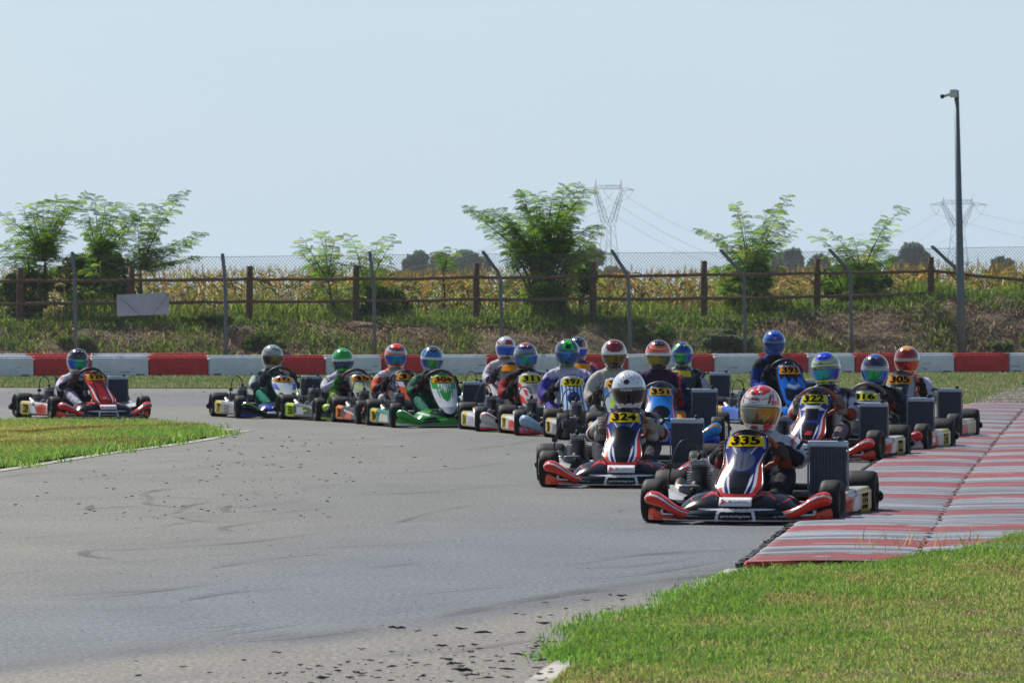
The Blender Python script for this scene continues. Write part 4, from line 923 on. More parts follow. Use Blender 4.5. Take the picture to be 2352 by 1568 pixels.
# -- frame, floor, seat, engine and so on
def frame_mb():
    m = MB(); c = lin((150, 60, 40)); c2 = lin((56, 56, 58))
    for s in (-1, 1):
        m.tube([(s * .22, -.70, .06), (s * .30, -.55, .055), (s * .27, -.30, .055), (s * .34, .05, .055), (s * .33, .40, .07), (s * .30, .66, .09)], .015, n=8, c=c2)
        m.tube([(s * .27, -.52, .08), (s * .46, -.52, .13)], .016, n=8, c=c2); m.tube([(s * .34, -.25, .06), (s * .56, -.22, .08)], .012, n=6, c=c2); m.tube([(s * .34, .25, .06), (s * .56, .28, .08)], .012, n=6, c=c2)
        m.tube([(s * .10, -.15, .1), (s * .44, -.50, .13)], .007, n=6, c=lin((150, 150, 150)))
    m.tube([(-.26, -.68, .06), (.26, -.68, .06)], .014, n=8, c=c2); m.tube([(-.33, .3, .06), (.33, .3, .06)], .014, n=8, c=c2); m.tube([(-.56, .52, .14), (.56, .52, .14)], .02, n=10, c=lin((130, 130, 132)))
    m.box((0, -.30, .04), (.52, .72, .006), lin((90, 90, 92)))
    return m
def seat_mb():
    A = np.linspace(-1, 1, 17); B = np.linspace(0, 1, 14); P = np.zeros((17, 14, 3))
    for i, a in enumerate(A):
        for j, b in enumerate(B):
            if b < .45: y, z = .12 + .36 * b / .45, .06
            else: t = (b - .45) / .55; y, z = .48 + .16 * t, .06 + .36 * t
            P[i, j] = (a * .19, y - .06 * abs(a) ** 3 * (b > .45), z + .14 * abs(a) ** 3 * (1.0 - .4 * abs(b - .4)))
    m = MB(); m.grid(P, lin((40, 40, 42))); return m
def engine_mb():
    m = MB(); c = lin((104, 104, 106)); d = lin((40, 40, 42))
    m.box((-.37, .22, .12), (.17, .20, .12), c, bev=.015); m.rev([(.16, .05), (.20, .055), (.30, .055), (.31, .05)], 'z', 18, c, off=(-.37, .20, 0))
    for k in range(9): m.rev([(.18 + k * .016, .05), (.18 + k * .016, .078 if k < 7 else .07), (.186 + k * .016, .078 if k < 7 else .07), (.186 + k * .016, .05)], 'z', 16, lin((104, 104, 108)), off=(-.37, .20, 0))
    m.box((-.37, .20, .335), (.10, .12, .035), lin((140, 140, 142)), bev=.008); m.rev([(.35, .018), (.39, .014), (.39, 0)], 'z', 10, d, off=(-.37, .20, 0))
    for k in range(6): a = k * 1.047; m.rev([(.345, .009), (.362, .009), (.362, 0)], 'z', 6, lin((170, 170, 170)), off=(-.37 + .045 * math.cos(a), .20 + .05 * math.sin(a), 0))
    m.box((-.37, .37, .17), (.07, .12, .07), c, bev=.01); m.box((-.47, .20, .13), (.03, .16, .12), lin((60, 60, 64)), bev=.01)
    return m
def airbox_mb():
    m = MB(); m.box((-.40, .0, .16), (.13, .12, .10), lin((84, 90, 100)), bev=.025); m.tube([(-.37, -.05, .17), (-.37, -.085, .17)], .022, n=12, c=lin((26, 26, 28))); m.tube([(-.33, .02, .10), (-.33, -.2, .08), (-.28, -.4, .07)], .006, n=5, c=lin((30, 30, 32))); m.box((-.44, -.16, .10), (.05, .12, .10), lin((96, 104, 116)), bev=.01); m.tube([(-.38, .08, .2), (-.38, .15, .18)], .03, n=10, c=lin((26, 26, 26))); return m
def exhaust_mb():
    m = MB(); m.tube([(-.45, .26, .18), (-.52, .32, .17), (-.52, .44, .2), (-.46, .58, .22), (-.30, .66, .22), (-.05, .68, .22)], 1, n=12, c=lin((120, 112, 104)), rs=[.022, .03, .045, .052, .045, .022]); m.tube([(-.05, .68, .22), (.16, .70, .21)], .038, n=12, c=lin((70, 70, 72))); return m
def plugwire_mb():
    m = MB(); m.tube(cr([(-.37, .20, .40), (-.40, .18, .46), (-.47, .15, .47), (-.51, .12, .40), (-.53, .08, .30), (-.54, .06, .2), (-.52, .06, .12)]), .006, n=6, c=lin((16, 16, 16))); m.box((-.53, .07, .32), (.04, .03, .03), lin((24, 24, 24))); return m
def column_mb():
    m = MB(); m.tube([(0, -.14, .47), (0, -.34, .20), (0, -.48, .09)], .010, n=8, c=lin((120, 120, 122))); m.tube([(-.06, -.34, .06), (0, -.30, .27), (.06, -.34, .06)], .009, n=6, c=lin((50, 50, 52)))
    for s in (-1, 1): m.tube([(s * .14, -.62, .06), (s * .15, -.60, .15), (s * .12, -.60, .19)], .007, n=6, c=lin((150, 150, 150)))
    return m
def swheel_mb(col):
    m = MB(); rr = .158; n_ = 36; pts = []
    U, V = Vector((1, 0, 0)), Vector((0, -.60, .80)); c0 = Vector((0, -.15, .475))
    for k in range(n_):
        a = 2 * math.pi * k / n_; q = rr * (1 - .12 * (math.sin(a) < -.55)); pts.append(c0 + U * q * math.cos(a) + V * q * math.sin(a))
    cc = []
    for k in range(n_):
        a = 2 * math.pi * k / n_; t = abs(math.cos(a)) > .62; cc += [lin(col[1]) if t else lin(col[0])] * 10
    m.tube(pts, .0165, n=10, c=np.array(cc), close=True)
    for a in (.35, math.pi - .35, -math.pi / 2): m.tube([c0, c0 + U * rr * .92 * math.cos(a) + V * rr * .92 * math.sin(a)], .009, n=6, c=lin((60, 60, 62)))
    m.rev([(-.01, .035), (.012, .035), (.012, 0)], 'z', 12, lin((50, 50, 52)), off=tuple(c0)); m.box(tuple(c0 + V * .05 + Vector((0, .02, .012))), (.10, .02, .05), lin((20, 20, 22)), bev=.006); return m
def radiator_parts(root, big=1.0):
    def core():
        m = MB(); w_, h_ = .225, .285 * big
        m.box((0, .012, h_ / 2), (w_, .018, h_), lin((20, 21, 24)))
        for k in range(26): m.box((-w_ / 2 + (k + .5) * w_ / 26, -.004, h_ / 2), (.0022, .018, h_), lin((104, 118, 140)))
        return m
    def frm():
        m = MB(); w_, h_ = .235, .285 * big
        m.box((0, .005, h_ + .018), (w_ + .01, .045, .038), lin((186, 200, 214)), bev=.01); m.box((0, .005, -.018), (w_ + .01, .045, .036), lin((120, 130, 140)), bev=.01)  # top tank coloured paler and bluer than the rest: sky reflection painted in
        for s in (-1, 1): m.box((s * (w_ / 2 + .004), .005, h_ / 2), (.009, .038, h_), lin((120, 128, 138)))
        m.rev([(0, .018), (.02, .018), (.024, .012), (.024, 0)], 'z', 12, lin((30, 30, 32)), off=(.07, .005, h_ + .036)); m.tube([(-.1, .02, h_ + .02), (-.16, .06, h_ + .03), (-.22, .1, h_ - .05)], .012, n=8, c=lin((60, 62, 66)))
        m.tube([(-.1, .02, -.01), (-.2, .05, .0)], .008, n=6, c=lin((120, 120, 120))); return m
    o = part('radiator', 'radf%.2f' % big, frm, M['galv'], root, (.435, .10, .155), (0, 0, R(2))); part('cooling_fins', 'radc%.2f' % big, core, M['dark'], o)
def rearbumper_mb():
    m = MB(); pts = [(-.70, .62, .12), (-.69, .70, .12), (-.62, .73, .13), (0, .745, .13), (.62, .73, .13), (.69, .70, .12), (.70, .62, .12)]
    m.tube(pts, 1, n=12, c=lin((26, 26, 28)), rs=[.014, .022, .04, .05, .04, .022, .014], flat=1.4); m.tube([(-.3, .74, .12), (-.3, .6, .1)], .014, n=6); m.tube([(.3, .74, .12), (.3, .6, .1)], .014, n=6); return m

# -- side pods: lofted boxes with painted outer face
def pod_fn(side, s, t, hf=1.0):
    """s along the kart 0 front .. 1 rear; t round the section 0 (bottom inside) .. 1 (top inside)"""
    y = -.365 + .73 * s; z0, z1 = .032, .165 + .03 * s - .025 * max(0, 1 - s * 5); xo = .575 + .095 * s ** 1.3
    if t < .22: u = t / .22; x, z = .40 + (xo - .02 - .40) * u, z0
    elif t < .72: u = (t - .22) / .5; x = xo - .02 + .02 * min(1, math.sin(u * math.pi) * 2.2); z = z0 + (z1 - z0) * u
    else: u = (t - .72) / .28; x, z = xo - .02 + (.40 - xo + .02) * u, z1 + .010 * math.sin(u * math.pi) - .03 * u
    return (side * x, y, z)
def pod_mb(side, spec):
    S = np.linspace(0, 1, 70); T = np.linspace(0, 1, 44); P = np.array([[pod_fn(side, s, t) for t in T] for s in S]); UU, VV = np.meshgrid(S, T, indexing='ij')
    C = paint(UU, VV, spec[0], spec[1]); m = MB(); m.grid(P, C)
    for k in (0, 69): m.add(P[k], [tuple(range(44))], lin((40, 40, 44)))
    return m

# -- front fairing
def interp(x, xs, ys): return float(np.interp(x, xs, ys))
HWF = .555
def fair_pt(s, t):
    """low band: s -1..1, t 0 (lip) .. 1 (back)"""
    a = abs(s); yf = -.865 + .20 * a ** 2.4 + .03 * max(0, a - .93) / .07
    zt = interp(a, [0, .5, .6, .75, .9, 1], [.105, .085, .07, .10, .135, .12]); x = s * HWF
    if t < .75: u = t / .75; z = .022 + (zt - .022) * u ** .9; y = yf + .035 * u ** 2 - .012 * math.sin(u * math.pi)
    else: u = (t - .75) / .25; z = zt + .004 - .03 * u; y = yf + .035 + .11 * u * (1 - .2 * a)
    return (x, y, z)
def dome_pt(s, t, w=.355, h=.195):
    """centre body: s -1..1, t 0 (front) .. 1 (rear top)"""
    x = s * w; H = h * (1 - abs(s) ** 5 * .42); y0 = -.865 + .20 * (abs(x) / HWF) ** 2.4 + .022; ang = t * math.pi / 2 * 1.02
    return (x, y0 + .26 * (1 - math.cos(ang)), .055 + (H - .055) * math.sin(ang))
def pod_sweep(m, side, col, stripe, big=1.0):
    path = [(.27, -.81, .052, .006, .026), (.33, -.81, .066, .024, .032), (.38, -.80, .090, .040, .036), (.43, -.79, .122, .050, .040), (.48, -.77, .146, .056, .046), (.52, -.755, .154, .054, .044), (.548, -.745, .152, .040, .034), (.562, -.74, .150, .010, .010)]
    n_ = 24; ks = np.linspace(0, 7, 40); P = np.zeros((40, n_ + 1, 3)); C = np.zeros((40, n_ + 1, 3)); pa = np.array(path)
    for i, k in enumerate(ks):
        x, y, z, ry, rz = [np.interp(k, range(8), pa[:, j]) for j in range(5)]
        for j in range(n_ + 1):
            a = 2 * math.pi * j / n_; P[i, j] = (side * x, y + math.cos(a) * ry * 1.5 + ry * .6, z + math.sin(a) * rz * big)
            C[i, j] = lin(stripe[1] if .35 < math.sin(a) < .62 and math.cos(a) < .2 else stripe[0] if .62 <= math.sin(a) < .85 and math.cos(a) < .2 and x < .5 else col)
    m.grid(P, C)
def fairing_mb(spec):
    S = np.linspace(-1, 1, 260); T = np.linspace(0, 1, 34); P = np.array([[fair_pt(s, t) for t in T] for s in S])
    m = MB(); m.grid(P, paint(P[:, :, 0], P[:, :, 2], spec['base'], spec['shapes']))
    S = np.linspace(-1, 1, 200); T = np.linspace(0, 1, 60); P = np.array([[dome_pt(s, t, spec.get('dw', .355), spec.get('dh', .195)) for t in T] for s in S])
    m.grid(P, paint(P[:, :, 0], P[:, :, 2], spec['base'], spec['shapes']))
    for sd_ in (-1, 1): pod_sweep(m, sd_, spec['pod'], spec['stripe'], spec.get('podh', 1.0))
    return m
F_SPIRIT = dict(base=(20, 22, 32), pod=(226, 58, 40), stripe=(NV, (228, 228, 232)), shapes=[
    ('pm', [(.40, .0), (.56, .0), (.56, .105), (.50, .085), (.44, .05), (.36, .036), (.30, .0)], (222, 60, 42)),
    ('pm', [(.0, .0), (.45, .0), (.45, .032), (.2, .030), (0, .030)], (200, 200, 206)), ('bm', (.0, .45, .0, .0245), (206, 48, 40)),
    ('pm', [(.20, .05), (.46, .056), (.47, .085), (.45, .085), (.45, .066), (.30, .056)], (222, 224, 230)),
    ('pm', [(.06, .085), (.20, .088), (.235, .094), (.12, .098), (.0, .096), (.0, .088)], (220, 222, 228)),
    ('pm', [(.105, .02), (.125, .02), (.115, .072), (.10, .092), (.085, .092), (.10, .06)], (214, 216, 222)),
    ('pm', [(.0, .078), (.09, .078), (.105, .092), (0, .092)], (214, 216, 222)),
    ('pm', [(.22, .11), (.34, .166), (.345, .178), (.33, .18), (.26, .13)], (222, 58, 42)), ('pm', [(.34, .166), (.35, .18), (.33, .185)], (60, 62, 90)),
    ('pm', [(0, .150), (.10, .156), (.15, .18), (.155, .2), (.20, .165), (.17, .2), (0, .2)], (222, 50, 38)),
    ('pm', [(.15, .178), (.165, .176), (.225, .150), (.17, .2)], (220, 50, 40)), ('pm', [(.19, .19), (.30, .182), (.25, .197)], (90, 96, 104))])
def f_generic(base, low, pod, st, extra=(), **k):
    d = dict(base=base, pod=pod, stripe=st, shapes=[('pm', [(.30, .0), (.56, .0), (.56, .05), (.45, .045), (.36, .03)], low), ('bm', (.0, .45, .0, .028), low)] + list(extra)); d.update(k); return d

# -- front panel (carries the number)
BIB = {
    'spirit': ([0, .08, .15, .30, .45, .60, .70, .85, .95, 1], [.10, .137, .143, .131, .116, .122, .130, .128, .108, .07]),
    'shovel': ([0, .05, .15, .35, .55, .75, .9, .97, 1], [.05, .085, .108, .130, .142, .142, .125, .10, .06]),
    'round': ([0, .08, .2, .4, .6, .75, .9, .97, 1], [.13, .150, .150, .136, .128, .130, .120, .10, .06]),
    'wide': ([0, .08, .2, .4, .6, .75, .9, .97, 1], [.10, .13, .145, .150, .150, .146, .125, .10, .06]),
}
def bib_fn(style, dz):
    xs, ys = BIB[style]
    def f(u, v):
        hw = float(np.interp([v - .05, v - .025, v, v + .025, v + .05], xs, ys).mean()); ht = .36 + dz
        return (u * hw, -.825 + .44 * (1 - (1 - v) ** 1.55) + .085 * u * u * (.35 + .65 * min(1, v + .25)) - .03 * math.sin(v * math.pi), (.175 + ht * v) - .02 * u * u * (v > .9) - .025 * (1 - u * u) * max(0, .12 - v) / .12)
    return f
def bib_mb(style, dz, base, shapes):
    f = bib_fn(style, dz); U = np.linspace(-1, 1, 130); V = np.linspace(0, 1, 200); P = np.array([[f(u, v) for v in V] for u in U]); UU, VV = np.meshgrid(U, V, indexing='ij')
    m = MB(); m.grid(P, paint(UU, VV, base, shapes))
    e = [f(-1, v) for v in V[::5]] + [f(u, 1) for u in U[::8]] + [f(1, v) for v in V[::-5]]; m.tube(e, .0025, n=6, c=lin((36, 38, 48))); return m
def plate(col): return [('p', [(-.84, .745), (.84, .745), (.80, .922), (-.80, .922)], col), ('p', [(-.45, .728), (.45, .728), (.6, .745), (-.6, .745)], (30, 30, 30))]
SP_B = [('b', (-2, 2, .0, .055), (214, 50, 38)), ('pm', [(.70, .06), (1.05, .06), (1.05, .62), (.86, .55), (.78, .35)], (222, 52, 38)), ('pm', [(.58, .06), (.70, .06), (.80, .35), (.90, .56), (.97, .66), (.90, .62), (.74, .45), (.66, .3)], (228, 228, 232)),
        ('pm', [(.30, .06), (.40, .06), (.55, .22), (.60, .33), (.46, .26)], (226, 226, 230)), ('pm', [(0, .055), (.34, .055), (.48, .30), (.40, .36), (0, .36)], (22, 23, 30)), ('pm', [(.10, .62), (.22, .61), (.5, .74), (.2, .75)], (84, 92, 120)), ('pm', [(.24, .60), (.30, .60), (.62, .75), (.52, .75)], (190, 194, 206)),
        ('b', (-2, 2, .925, 1.1), (34, 36, 44)), ('pm', [(.62, .90), (.76, .90), (.70, .97), (.60, .97)], (206, 40, 34)), ('pm', [(.80, .72), (.95, .70), (.86, .95), (.80, .94)], (160, 166, 190))]
SP_INTAKE = [('e', (0, .515, .62, .145), (92, 98, 118)), ('p', [(-.05, .40), (.05, .40), (.03, .66), (-.03, .66)], (60, 66, 92)), ('pm', [(.26, .43), (.30, .43), (.34, .63), (.30, .64)], (60, 66, 92)), ('pm', [(0, .35), (.5, .40), (.42, .345), (0, .33)], (30, 32, 44))]  # grey intake ellipse with darker bars on the front panel
HOLE = lambda v, ru, rv: [('e', (0, v, ru, rv), (8, 8, 10))]

# -- helmet
def helm_fn(az, el, k=1.0):
    a, e = R(az), R(el); ce = math.cos(e); up = el >= 0
    hor = ce if up else ce ** .55; nar = 1 - .22 * max(0, -math.sin(e)) ** 1.3 if not up else 1.0; fr = max(0, math.cos(a))
    x = .1255 * hor * nar * math.sin(a); b = .158 if fr > 0 else .148; y = -b * (hor if up else ce ** .42) * math.cos(a); c = .142 if up else .162
    x *= 1 + .03 * math.cos(2 * a) * 0; z = c * (math.sin(e) if up else math.sin(e)) 
    if up: z = c * math.sin(e) ** .97 if e > 0 else 0
    return (x * k, y * k, z * k)
def sgrid(f, az0, az1, el0, el1, na, ne):
    A = np.linspace(az0, az1, na); E = np.linspace(el0, el1, ne); P = np.array([[f(a, e) for e in E] for a in A]); AA, EE = np.meshgrid(A, E, indexing='ij'); return P, AA, EE
def helmet(parent, spec, loc, yaw, pitch=0):
    P, A, E = sgrid(helm_fn, -180, 180, -56, 90, 145, 84); C = paint(A, E + 3.0 * (E < 40), spec['base'], spec['shapes']); C2 = paint(A, E, (255, 0, 255), [('p', [(-82, -35), (82, -35), (84, 0), (70, 7), (-70, 7), (-84, 0)], (20, 20, 22))]); mk_ = np.abs(C2 - lin((20, 20, 22))).sum(-1) < 1e-6; C[mk_] = lin((20, 20, 22))
    g_ = C.mean(-1, keepdims=True); C = np.clip(g_ + (C - g_) * 1.22, 0.004, 1); m = MB(); m.grid(P, C); P2 = P[:, 0, :]; lip = [tuple(p) for p in P2[::6]]; m.tube(lip[:-1], .007, n=6, c=lin((20, 20, 20)), close=True)
    if spec.get('vents', True):
        for az in (-16, 16): p = Vector(helm_fn(az, 44, 1.0)); m.ball(p, .016, lin(spec.get('vent', spec['base'])), n=10, m=6, sc=(1, 1.2, .6))
        m.box(tuple(Vector(helm_fn(0, -46, 1.0)) + Vector((0, -.002, 0))), (.05, .01, .012), lin((16, 16, 16)), bev=.003)
    if spec.get('holes'):
        for az, el in [(-20, 40), (-8, 44), (4, 50), (14, 40), (22, 30), (-4, 34), (8, 36), (-28, 30), (-16, 56), (30, 46), (-38, 18), (34, 20), (48, 34), (0, 62)]: m.ball(helm_fn(az, el, 1.0), .0045, lin((24, 24, 24)), n=8, m=4)
    o = m.build('helmet', M['helmet'], parent, loc, (R(pitch), R(random.uniform(-5, 5)), yaw))
    Pv, A, E = sgrid(lambda a, e: helm_fn(a, e, 1.022), -78, 78, -32, 2, 90, 26); v = spec['visor']; t = np.clip(np.abs(A + v[3]) / v[2], 0, 1)[..., None] ** 1.2
    C = lin(v[0]) * (1 - t) + lin(v[1]) * t
    if len(v) > 4: t2 = np.clip((-E - 14) / 18, 0, 1)[..., None]; C = C * (1 - t2) + lin(v[4]) * t2
    m = MB(); m.grid(Pv, C); m.build('visor', M['visor'], o)
    if spec.get('strip'):
        Ps, A, E = sgrid(lambda a, e: helm_fn(a, e, 1.030), -76, 76, -3, 6, 60, 6); m = MB(); m.grid(Ps, lin(spec['strip'])); m.build('visor_strip', M['helmet'], o)
    for (s, az, el, w_, h_, col) in spec.get('text', []):
        lettering('lettering', lambda a, e: helm_fn(a, e, 1.032 if -30 < e < 12 else 1.008), s, az, el, w_, h_, col, o, off=.0015, bold=.02)
    for (az, el, w_, h_, col) in spec.get('badge', []):
        q = MB(); n_ = 24; c0 = helm_fn(az, el, 1.006); V = [c0] + [helm_fn(az + w_ * math.cos(2 * math.pi * k / n_), el + h_ * math.sin(2 * math.pi * k / n_), 1.006) for k in range(n_)]
        q.add(V, [(0, 1 + k, 1 + (k + 1) % n_) for k in range(n_)], lin(col)); q.build('badge', M['helmet'], o)
    return o

# -- driver body: one skinned surface
def skin_mesh(verts, edges, radii, root=0, sub=2):
    me = bpy.data.meshes.new('figure'); me.from_pydata([tuple(v) for v in verts], edges, []); ob = bpy.data.objects.new('figure', me); COL.objects.link(ob)
    md = ob.modifiers.new('skin', 'SKIN'); md.use_smooth_shade = True
    for i, sv in enumerate(me.skin_vertices[0].data): r_ = radii[i]; sv.radius = (r_, r_) if not hasattr(r_, '__len__') else r_; sv.use_root = (i == root)
    ob.modifiers.new('sub', 'SUBSURF').levels = sub
    dg = bpy.context.evaluated_depsgraph_get(); dg.update(); out = bpy.data.meshes.new_from_object(ob.evaluated_get(dg))
    bpy.data.objects.remove(ob); bpy.data.meshes.remove(me); return out
def body_base():
    v = []; r = []; e = []; reg = []
    def a(p, rad, par=None):
        v.append(Vector(p)); r.append(rad)
        if par is not None: e.append((par, len(v) - 1))
        return len(v) - 1
    pel = a((0, .36, .16), .125); ab = a((0, .39, .27), .115, pel); ch = a((0, .37, .39), (.150), ab); up = a((0, .34, .47), .105, ch); nk = a((0, .31, .545), .062, up); hd = a((0, .285, .62), .082, nk); a((0, .275, .70), .08, hd)
    for s in (-1, 1):
        sh = a((s * .140, .33, .450), .074, up); m1 = a((s * .205, .25, .41), .066, sh); el = a((s * .262, .14, .350), .058, m1); m2 = a((s * .228, .035, .378), .050, el); wr = a((s * .182, -.05, .435), .038, m2)
        hp = a((s * .10, .28, .14), .095, pel); m3 = a((s * .155, .12, .225), .082, hp); kn = a((s * .20, -.04, .285), .066, m3); m4 = a((s * .185, -.22, .20), .056, kn); an = a((s * .150, -.42, .115), .042, m4)
    return v, e, r
BV, BE, BR = body_base(); BASE_ME = skin_mesh(BV, BE, BR, 0, 2)
BN = np.zeros(len(BASE_ME.vertices) * 3, np.float32); BASE_ME.vertices.foreach_get('co', BN); BN = BN.reshape(-1, 3)
SEG = {'torso': [(0, .36, .16), (0, .39, .27), (0, .37, .39), (0, .34, .48)], 'neck': [(0, .31, .56), (0, .275, .70)]}
def segd(P, A, B):
    A, B = np.array(A, float), np.array(B, float); ab = B - A; t = np.clip(((P - A) @ ab) / (ab @ ab), 0, 1); return np.linalg.norm(P - (A + t[:, None] * ab), axis=1)
AX = np.abs(BN) * [1, 0, 0] + BN * [0, 1, 1]
RG = {'torso': np.minimum.reduce([segd(BN, (0, .36, .16), (0, .39, .27)) - .12, segd(BN, (0, .39, .27), (0, .37, .39)) - .13, segd(BN, (0, .37, .39), (0, .34, .48)) - .12]), 'neck': segd(BN, (0, .31, .565), (0, .275, .70)) - .07,
      'upper': segd(AX, (.160, .31, .435), (.255, .16, .355)) - .083, 'fore': segd(AX, (.262, .14, .35), (.182, -.05, .435)) - .045, 'thigh': segd(AX, (.10, .28, .14), (.20, -.04, .285)) - .08, 'shin': segd(AX, (.20, -.04, .285), (.15, -.42, .115)) - .05}
RN = list(RG); RI = np.argmin(np.stack([RG[k] for k in RN]), 0)
def body(name, label, suit, dz, loc, rz, group):
    me = BASE_ME.copy(); P = BN.copy(); wgt = smooth(.18, .50, P[:, 2]) * (P[:, 1] > .02) * smooth(.02, .25, P[:, 1]); P[:, 2] += dz * wgt; me.vertices.foreach_set('co', P.ravel()); me.update()
    cols = np.array([lin(suit.get(k, suit['torso'])) for k in RN]); C = cols[RI]
    top = (RI == 0) & (P[:, 2] > .45 + dz * .7) | (RI == 2) & (P[:, 2] > .465 + dz * .7); C[top] = lin(suit.get('shoulder', suit['torso']))
    st = (RI == 2) & (np.abs(AX[:, 0] - .200) < .009); C[st] = lin(suit.get('trim', suit['torso']))
    if 'side' in suit: C[(RI == 0) & (AX[:, 0] > .085)] = lin(suit['side'])
    if 'chest' in suit: C[(RI == 0) & (AX[:, 0] < .05) & (P[:, 2] > .40) & (P[:, 2] < .45)] = lin(suit['chest'])
    if 'cuff' in suit: C[(RI == 3) & (BN[:, 1] < .03)] = lin(suit['cuff'])
    if 'knee' in suit: C[(RI == 4) & (BN[:, 1] < .05)] = lin(suit['knee'])
    C[RI == 1] = lin(suit.get('neck', (16, 16, 18))); setcol(me, C)
    for f in me.polygons: f.use_smooth = True
    o = link(name, me, M['cloth'], None, loc, (0, 0, rz)); tag(o, label, 'driver', group); return o
def glove_mb(side, col, cuff):
    m = MB(); S = lambda p: (side * p[0], p[1], p[2]); c = lin(col); c2 = lin(cuff)
    m.tube([S((.036, .075, -.020)), S((.036, .055, -.012)), S((.034, .03, -.002)), S((.030, .005, .0)), S((.026, -.01, .0))], 1, n=12, c=c, rs=[.036, .034, .040, .036, .022], flat=.75)
    m.tube([S((.040, .115, -.045)), S((.037, .07, -.02))], 1, n=12, c=c2, rs=[.046, .040])
    for i in range(4):
        z = .034 - .0225 * i; l = (.95, 1.05, 1.0, .82)[i]; m.tube([S((.040, .012, z)), S((.036, -.016 * l, z + .001)), S((.022, -.034 * l, z)), S((.0, -.036 * l, z - .001)), S((-.018, -.024 * l, z - .001)), S((-.024, -.008, z))], 1, n=8, c=c, rs=[.0125, .0125, .0115, .011, .0105, .007]); m.ball(S((-.024, -.008, z)), .0075, c, n=8, m=4)
    m.tube([S((.030, .03, .022)), S((.018, .034, .040)), S((.0, .028, .046)), S((-.016, .018, .042))], 1, n=8, c=c, rs=[.016, .014, .012, .009]); m.ball(S((-.016, .018, .042)), .009, c, n=8, m=4); return m
def boot_mb(side, col):
    m = MB(); m.tube([(side * .152, -.385, .135), (side * .150, -.43, .10), (side * .146, -.47, .085), (side * .142, -.53, .10), (side * .138, -.59, .125), (side * .136, -.62, .14)], 1, n=12, c=lin(col), rs=[.045, .046, .047, .042, .036, .02], flat=.8); m.tube([(side * .15, -.43, .055), (side * .14, -.60, .10)], .03, n=8, c=lin((30, 30, 30)), flat=.4); return m

